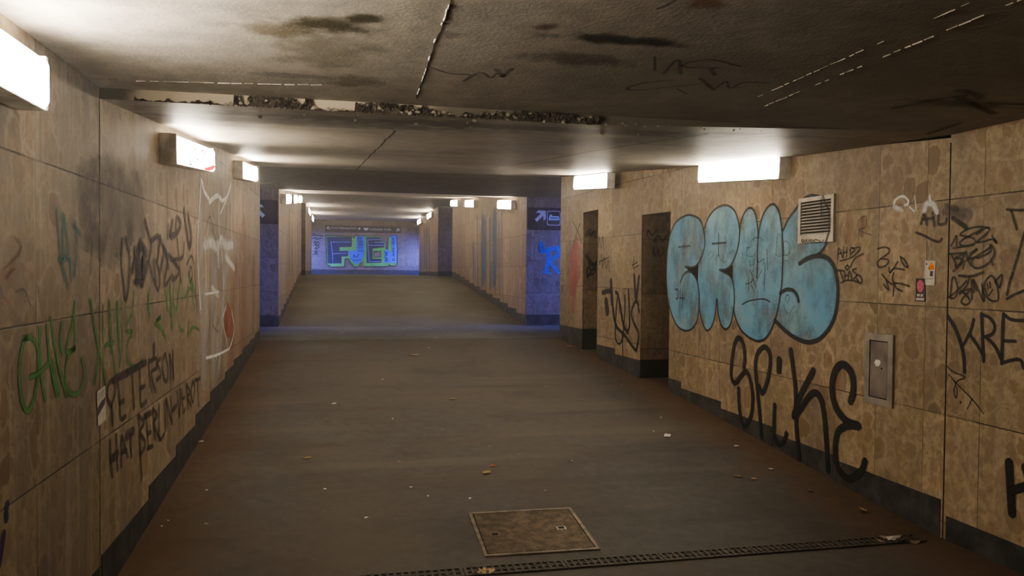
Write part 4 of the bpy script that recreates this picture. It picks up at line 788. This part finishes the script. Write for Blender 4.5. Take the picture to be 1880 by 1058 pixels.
flatpoly('train_icon', [g(.14, .36), g(.90, .36), g(.90, .52), g(.84, .64), g(.40, .64), g(.32, .74), g(.24, .74), g(.20, .62), g(.14, .56)], M_SIGNB, t, -.003)
for i in range(6): flatpoly('train_window', [g(.24+i*.105, .44), g(.30+i*.105, .44), g(.30+i*.105, .58), g(.24+i*.105, .58)], M_BOARD, t, -.0045)
# landing sign, left
t = thing('direction_sign', 'brown sign with partly hidden white arrow in the left passage', 'sign', (-3.2, YF-.03, .745))
bm = bmesh.new(); box(bm, 0, 2.18, 0, .025, 0, .385); bevel(bm, .004, 1); obj('board', bm, M_BOARD, t)
q = PD.hit(477, 388); arrow(t, q.x+3.2-.03, q.z-.745+.01, .27, True, -.003)

# ================================================================ THINGS ON THE WALLS
def wallframe(plane, u, v, offx=0.0):
    """Empty placed on a wall: local x runs along the wall to the right as seen from the passage, y points into the wall"""
    p = plane.hit(u, v); n = plane.n; xr = Vector((0, 0, 1)).cross(n)     # right when facing the wall
    return p, math.atan2(xr.y, xr.x)
# vent
p, rz = wallframe(PA, 1468, 447.5)
tl = PA.hit(1468, 366); br = PA.hit(1533, 445)
VW = (Vector((br.x-p.x, br.y-p.y, 0))).length; VH = tl.z-p.z
t = thing('vent_grille', 'pale metal louvred vent grille overlapping the blue bubble lettering', 'vent', p, (0, 0, rz))
fw = .028
bm = bmesh.new(); box(bm, 0, VW, -.016, 0, 0, .055); box(bm, 0, VW, -.016, 0, VH-fw, VH); box(bm, 0, fw, -.016, 0, .055, VH-fw); box(bm, VW-fw, VW, -.016, 0, .055, VH-fw); obj('frame', bm, M_ALU, t)
bm = bmesh.new(); box(bm, fw, VW-fw, -.003, -.0015, .055, VH-fw); obj('backing', bm, M_GAP, t)
bm = bmesh.new(); nsl = 11; dz = (VH-fw-.055)/nsl
for i in range(nsl):
    z = .055+i*dz
    vs = [bm.verts.new(q) for q in ((fw, -.015, z+.002), (VW-fw, -.015, z+.002), (VW-fw, -.004, z+dz*.62), (fw, -.004, z+dz*.62), (fw, -.012, z), (VW-fw, -.012, z))]
    bm.faces.new((vs[0], vs[1], vs[2], vs[3])); bm.faces.new((vs[4], vs[5], vs[1], vs[0]))
obj('louvre_slats', bm, M_VENT, t)
PV = Plane(PA.p+PA.n*.0165, PA.n)
o = tagpaint('tag_lettering', 'tiny dark scribbled tag along the bottom of the vent', PV, (1450, 345, 9.2), [[(200,880),(230,880),(245,910),(205,915),(200,880)], [(262,925),(280,875),(300,925)], [(320,880),(325,930)], [(345,880),(400,890),(395,920),(350,915),(345,880)], [(420,930),(425,880),(480,885),(500,920),(430,925)], [(510,890),(540,920),(570,880)]], .009, P_MARK, .0006)
tagpaint('spray_marking', 'dark spray line running over the right part of the vent', PV, (1450, 345, 9.2), [(.03, [(560,150),(600,260),(650,360),(670,480),(672,600),(665,720),(640,820),(610,920)]), (.02, [(530,200),(530,480)])], .03, P_FAINT, .0010)
# meter hatch
p, rz = wallframe(PA, 1589.5, 738)
tr = PA.hit(1638, 614); tl = PA.hit(1591, 608); HW = 0.245; HH = .435
t = thing('access_hatch', 'grey steel access hatch with torn white sticker on right wall', 'hatch', p, (0, 0, rz))
bw = .042
bm = bmesh.new(); box(bm, 0, HW, -.014, 0, 0, bw); box(bm, 0, HW, -.014, 0, HH-bw, HH); box(bm, 0, bw, -.014, 0, bw, HH-bw); box(bm, HW-bw, HW, -.014, 0, bw, HH-bw); bmesh.ops.remove_doubles(bm, verts=bm.verts, dist=1e-5); obj('frame', bm, M_STEEL, t)
bm = bmesh.new(); box(bm, bw, HW-bw, -.004, -.001, bw, HH-bw); obj('gap', bm, M_GAP, t)
bm = bmesh.new(); box(bm, bw+.005, HW-bw-.006, -.011, -.003, bw+.005, HH-bw-.006); bevel(bm, .0015, 1); d = obj('door', bm, M_STEEL2, t)
bm = bmesh.new(); r = random.Random(5); vs = []
for i in range(14):
    a = i*.4488; vs.append(bm.verts.new((HW*.46+.030*math.cos(a)*r.uniform(.6, 1.1), -.0125, HH*.585+.026*math.sin(a)*r.uniform(.6, 1.1))))
bm.faces.new(vs); obj('torn_sticker', bm, M_WHITE, d)
bm = bmesh.new(); bmesh.ops.create_cone(bm, cap_ends=True, segments=12, radius1=.006, radius2=.006, depth=.004, matrix=Matrix.Translation((HW*.62, -.012, HH*.52)) @ Matrix.Rotation(math.pi/2, 4, 'X')); obj('lock', bm, M_GAP, d)
# stickers
def sticker(name, label, plane, uv_bl, w, h, mat, tilt=0):
    p, rz = wallframe(plane, *uv_bl); t = thing(name, label, 'sticker', p+plane.n*.0030, (0, tilt, rz))
    bm = bmesh.new(); box(bm, 0, w, -.0006, 0, 0, h); obj('paper', bm, mat, t); return t
M_FIRE = flat('flame_orange', (0.75, 0.22, 0.03), 0.7, 0, .4, 60); M_ROSE = flat('rose_pink', (0.55, 0.13, 0.19), 0.7, 0, .2, 60); M_STB = flat('sticker_dark', (0.05, 0.035, 0.035), 0.6)
M_PAP = flat('sticker_paper', (0.58, 0.53, 0.47), 0.8, 0, .12, 30)
t = sticker('sticker', 'white sticker with orange flame picture, upper of two beside the joint', PA, (1697, 523), .078, .137, M_PAP, .04)
t2 = flatpoly('flame_picture', [(.030, .085), (.070, .085), (.074, .098), (.055, .129), (.048, .129), (.028, .098)], M_FIRE, t, -.0010); flatpoly('dark_picture', [(.040, .052), (.064, .050), (.062, .066), (.066, .079), (.042, .079), (.044, .066)], M_STB, t, -.0010)
flatpoly('small_emblem', [(.008, .112), (.018, .112), (.018, .122), (.008, .122)], M_STB, t, -.0010); flatpoly('fine_print', [(.008, .030), (.068, .033), (.068, .041), (.008, .038)], M_VENT, t, -.0010)
t = sticker('sticker', 'small dark sticker with pink oval and pale lettering on right wall', PA, (1681.5, 553.5), .072, .131, M_STB)
flatpoly('pink_oval', [(.036+.026*math.cos(i*.3927), .088+.036*math.sin(i*.3927)) for i in range(16)], M_ROSE, t, -.0010)
for (za_, zb_, xs_) in ((.028, .044, (.012, .022, .024, .034, .040, .050, .052, .058)), (.006, .022, (.006, .015, .017, .026, .028, .036, .038, .048, .050, .057, .059, .066))):
    for a_, b_ in zip(xs_[::2], xs_[1::2]): flatpoly('lettering', [(a_, za_), (b_, za_+.001), (b_, zb_), (a_, zb_-.002)], M_PAP, t, -.0010)
t = sticker('sticker', 'torn pale sticker with dark band on the left wall by the joint', PL, (178.5, 784), .115, .150, M_PAP, -.10)
flatpoly('dark_band', [(.0, .045), (.10, .070), (.115, .100), (.05, .095), (.0, .080)], M_STB, t, -.0010); flatpoly('grey_print', [(.012, .105), (.10, .110), (.10, .142), (.012, .138)], M_VENT, t, -.0010)
# cobweb by the landing lamp
bm = bmesh.new(); A = PL.hit(474, 333); 
for (a, b, w) in (((-.90, 9.05, .955), (-.42, 10.22, 1.25), .006), ((-.96, 9.1, 1.0), (-.88, 10.2, .98), .005), ((-.90, 9.1, 1.12), (-.86, 9.9, .93), .005)):
    a, b = Vector(a), Vector(b); uvl = bm.loops.layers.uv.verify(); pts = [a.lerp(b, i/6)-Vector((0, 0, .03*math.sin(math.pi*i/6))) for i in range(7)]
    ribbon(bm, uvl, pts, Vector((0, -1, .2)).normalized(), w, (1, .4), False)
tag(obj('cobweb', bm, paint('dusty_web', (.6, .55, .45), .55, .2, .5)), 'dusty cobweb strands hanging beside the small left wall lamp', 'cobweb')

# ================================================================ FLOOR THINGS
gr = (floor_z(8)-floor_z(5))/3.0; TH = math.atan(gr)
def on_floor(u, v): return floor_hit(u, v)
# manhole cover, lying in the slope
p = [on_floor(*q) for q in ((890, 1024), (1103, 1012.5), (1046, 935.5), (857, 945))]
ux = ((p[1]-p[0])+(p[2]-p[3]))/2; MW = ux.length; MD = (p[3].y-p[0].y+p[2].y-p[1].y)/2; ang = math.atan2(ux.y, ux.x)*.5
x0 = (p[0].x+p[3].x)/2
t = thing('manhole_cover', 'rectangular checkered metal manhole cover beside the drain', 'manhole cover', (x0, p[0].y, floor_z(p[0].y)+.001), (TH, 0, ang))
MD /= math.cos(TH); e = .018
bm = bmesh.new(); box(bm, 0, MW, 0, e, -.02, .006); box(bm, 0, MW, MD-e, MD, -.02, .006); box(bm, 0, e, e, MD-e, -.02, .006); box(bm, MW-e, MW, e, MD-e, -.02, .006); bmesh.ops.remove_doubles(bm, verts=bm.verts, dist=1e-5); obj('frame', bm, M_IRON, t)
bm = bmesh.new(); box(bm, e+.006, MW-e-.006, e+.006, MD-e-.006, -.02, .003); plate = obj('cover_plate', bm, M_IRON2, t)
bm = bmesh.new(); a0_, a1_, b0_, b1_ = e+.008, MW-e-.008, e+.008, MD-e-.008
def clipbar(x, y, dx, dy):
    pts = []
    for (s, c) in ((a0_, 0), (a1_, 0), (b0_, 1), (b1_, 1)):
        if c == 0: tt = (s-x)/dx; yy = y+tt*dy; 
        else: tt = (s-y)/dy; yy = None
        P = (x+tt*dx, y+tt*dy)
        if a0_-1e-6 <= P[0] <= a1_+1e-6 and b0_-1e-6 <= P[1] <= b1_+1e-6: pts.append((tt, P))
    pts.sort()
    if len(pts) < 2: return
    A, B = Vector((*pts[0][1], 0)), Vector((*pts[-1][1], 0)); 
    if (B-A).length < .01: return
    n = Vector((-(B-A).y, (B-A).x, 0)).normalized()*.0024
    v = [bm.verts.new((q.x, q.y, z)) for q, z in ((A-n, .003), (B-n, .003), (B-n*.4, .0062), (A-n*.4, .0062), (A+n*.4, .0062), (B+n*.4, .0062), (B+n, .003), (A+n, .003))]
    bm.faces.new(v[0:4]); bm.faces.new((v[3], v[2], v[5], v[4])); bm.faces.new(v[4:8])
for i in range(-30, 60):
    clipbar(i*.0245, 0, .78, .62); clipbar(i*.0245, 0, -.78, .62)
obj('checker_pattern', bm, M_IRON, plate)
for (fx, fy, m) in ((.16, .44, M_IRON), (.78, .50, M_ALU)):
    bm = bmesh.new(); cx, cy = MW*fx, MD*fy; box(bm, cx-.026, cx+.026, cy-.020, cy+.020, .004, .0075); h = obj('lifting_hole', bm, m, plate)
    bm = bmesh.new(); box(bm, cx-.016, cx+.016, cy-.013, cy+.013, .0072, .0082); obj('hole', bm, M_GAP, h)
# drain channel across the passage
dl = PLN = None
g0, g1 = on_floor(760, 1056), on_floor(1690, 994)
DW = .105; yd = 3.60; first = None
def make_grate(label):
    t = thing('drain_grate', label, 'drain grate', (0, 0, 0), (0, 0, 0), 'drain grates across the floor'); L = .50
    bm = bmesh.new(); box(bm, .002, L-.002, -DW/2, -DW/2+.012, -.03, .005); box(bm, .002, L-.002, DW/2-.012, DW/2, -.03, .005); box(bm, .002, .016, -DW/2+.012, DW/2-.012, -.03, .005); box(bm, L-.016, L-.002, -DW/2+.012, DW/2-.012, -.03, .005)
    box(bm, .016, L-.016, -.005, .005, -.03, .003); bmesh.ops.remove_doubles(bm, verts=bm.verts, dist=1e-5); obj('frame', bm, M_IRON2, t)
    bm = bmesh.new()
    for i in range(13): x = .035+i*.0345; box(bm, x, x+.013, -DW/2+.012, DW/2-.012, -.03, .004)
    obj('grate_bars', bm, M_IRON2, t)
    bm = bmesh.new(); box(bm, .004, L-.004, -DW/2+.002, DW/2-.002, -.034, -.008); obj('channel', bm, M_GAP, t)
    return t
labs = ['drain grate touching the left wall, far left of the floor drain', 'second drain grate from the left wall', 'drain grate with a curled tan leaf on it', 'drain grate directly below the manhole cover', 'drain grate just right of the manhole cover', 'drain grate one length right of the manhole cover', 'second to last drain grate before the right wall', 'last drain grate, ending in litter at the right wall']
first = make_grate(labs[0])
for i in range(8):
    if i == 0: o = first
    else:
        o = first.copy(); C.objects.link(o); o['label'] = labs[i]
        for ch in first.children: c = ch.copy(); C.objects.link(c); c.parent = o
    o.location = (-.93+i*.502, yd, floor_z(yd)+.003)
# leaves
M_LF = [flat('leaf_ochre', (0.30, 0.20, 0.07), 0.7, 0, .3, 40), flat('leaf_tan', (0.36, 0.25, 0.13), 0.7, 0, .3, 40), flat('leaf_red', (0.40, 0.10, 0.06), 0.7, 0, .3, 40), flat('leaf_olive', (0.16, 0.13, 0.05), 0.7, 0, .3, 40)]
def leaf(label, u, v, s, rot, mi, curl=.35):
    q = on_floor(u, v); t = thing('fallen_leaf', label, 'leaf', q+Vector((0, 0, .003)), (0, 0, rot), 'fallen leaves on the floor')
    bm = bmesh.new(); half = [(-.5, .0), (-.42, .16), (-.30, .13), (-.22, .34), (-.05, .22), (.05, .40), (.16, .20), (.30, .24), (.5, 0)]
    mid = []
    def h(a, b): return s*(curl*(abs(b)*.9)**1.3+curl*.6*a*a)
    c0 = [bm.verts.new((a*s, 0, h(a, 0))) for a, b in half]; up = [bm.verts.new((a*s, b*s, h(a, b))) for a, b in half[1:-1]]; dn = [bm.verts.new((a*s, -b*s, h(a, b*.7))) for a, b in half[1:-1]]
    for side in (up, dn):
        full = [c0[0]]+side+[c0[-1]]
        for i in range(len(half)-1):
            vs = [c0[i], c0[i+1], full[i+1], full[i]]; vs2 = []
            for x in vs:
                if x not in vs2: vs2.append(x)
            bm.faces.new(vs2)
    obj('leaf_blade', bm, M_LF[mi], t)
    bm = bmesh.new(); box(bm, -.75*s, -.45*s, -.012*s, .012*s, h(-.5, 0), h(-.5, 0)+.02*s); obj('stem', bm, M_LF[3], t)
for a in (('tan curled leaf lying on the floor drain', 892, 1053, .10, .3, 1, .5), ('olive leaf between manhole cover and red leaf', 894, 869, .085, 1.0, 0, .3), ('small red leaf in the middle of the floor', 906, 857, .050, .2, 2, .6), ('ochre leaf alone on the left half of the floor', 565, 842, .06, .5, 0, .3),
          ('pale tan leaf far up the middle of the ramp', 761, 653, .12, .2, 1, .3), ('yellowish leaf in front of the right wall, left of a pair', 1354, 877, .065, 2.3, 0, .4), ('brownish leaf in front of the right wall, right of a pair', 1384, 881, .055, .6, 1, .5), ('bright tan leaf standing against the right plinth', 1584, 940, .065, 1.4, 1, .9),
          ('olive brown flattened leaf on the worn patch mid floor', 833, 733, .10, .9, 3, .1), ('dark brown leaf near the right wall below the writing', 1487, 903, .05, 1.2, 3, .4), ('pale leaf scrap on the paved landing', 628, 612, .12, .3, 1, .3), ('thin brown leaf at the foot of the far niche', 1045, 637, .11, .2, 1, .4)): leaf(*a)
# litter
def scrap(label, u, v, s, rot, mat, r):
    q = on_floor(u, v); bm = bmesh.new(); rg = random.Random(r); n = rg.choice((4, 5, 6)); 
    top = [bm.verts.new((s*math.cos(i*6.283/n)*rg.uniform(.6, 1.1), s*.7*math.sin(i*6.283/n)*rg.uniform(.5, 1.1), s*rg.uniform(.02, .45))) for i in range(n)]
    c = bm.verts.new((0, 0, s*rg.uniform(.1, .4)))
    for i in range(n): bm.faces.new((top[i], top[(i+1) % n], c))
    o = obj('paper_scrap', bm, mat); o.location = q+Vector((0, 0, .002)); o.rotation_euler = (0, 0, rot); return tag(o, label, 'litter', 'paper scraps on the floor')
M_SCR = flat('litter_white', (0.60, 0.57, 0.52), 0.8, 0, .1); M_SCT = flat('litter_tan', (0.30, 0.23, 0.16), 0.8)
SC = [(1352, 821, .026, 'white square paper scrap in front of the right wall'), (1213, 768, .022, 'white scrap below the near niche'), (1225, 803, .05, 'whitish flat smear of paper on the right side of the floor'), (755, 897, .018, 'white scrap left of the manhole cover, larger of several'), (1001, 903, .020, 'white scrap just behind the manhole cover'), (597, 900, .016, 'tiny white scrap left of centre floor'), (863, 917, .014, 'tiny scrap near the back left manhole corner'),
      (1047, 848, .020, 'white scrap in the centre right of the floor'), (899, 821, .016, 'white crumb in the middle of the floor'), (814, 790, .016, 'tiny white crumb upslope in the centre'), (721, 770, .016, 'pale crumb in the left centre of the ramp'), (703, 698, .02, 'white crumb high in the middle of the ramp'), (717, 667, .022, 'white crumb below the pale tan leaf'), (787, 640, .022, 'white crumb on the ramp just below the landing'), (1002, 711, .02, 'pale crumb on the right side of the upper floor'),
      (1067, 645, .028, 'white scrap beside the far niche'), (1140, 708, .022, 'pale crumb by the right plinth below the drippy scrawl'), (368, 813, .026, 'white scrap at the left plinth, highest of the left row'), (308, 958, .016, 'white scrap low on the left by the plinth'), (297, 968, .012, 'second white scrap low on the left by the plinth'), (379, 965, .016, 'white scrap lying apart on the dirty left floor edge'), (379, 902, .014, 'white crumb on the brown left floor edge'),
      (614, 743, .03, 'thin pale strip of paper on the worn line'), (1200, 793, .014, 'crumb beside the whitish smear'), (952, 837, .02, 'pale sliver right of the centre crumb'), (786, 912, .012, 'tiny scrap left behind the manhole cover'), (672, 953, .014, 'crumb on the dark left foreground floor'), (1415, 864, .03, 'thin pale sliver under the black writing'), (465, 735, .02, 'pale crumb by the left wall mid ramp'), (733, 850, .014, 'grey crumb left of the red leaf')]
for i, (u, v, s, lab) in enumerate(SC): scrap(lab, u, v, s, i*1.7, M_SCR if i % 4 else M_SCT if i else M_SCR, i)
for i, (u, v, s, lab, m) in enumerate(((1640, 992, .05, 'crumpled grey wrapper at the right end of the drain', M_SCR), (1628, 990, .04, 'brown crumpled scrap left of the grey wrapper on the drain', M_SCT), (1652, 995, .05, 'dark wad beside the grey wrapper at the drain end', M_IRON2), (1680, 998, .035, 'flat pale scrap between drain end and right plinth', M_SCT), (1618, 998, .03, 'small pale chip left end of the drain litter', M_SCT))): scrap(lab, u, v, s, i*2.1, m, 50+i)


# ---------------------------------------------------------------- lift everything to real heights
for o in list(scn.objects):
    if o.parent is None: o.location.z += EYE
scn.view_settings.view_transform = 'AgX'
scn.view_settings.look = 'AgX - Medium High Contrast'
scn.view_settings.exposure = 1.2
scn.cycles.transparent_max_bounces = 24
scn.cycles.max_bounces = 5
scn.cycles.use_light_tree = False
scn.cycles.adaptive_threshold = 0.025
scn.cycles.use_denoising = True
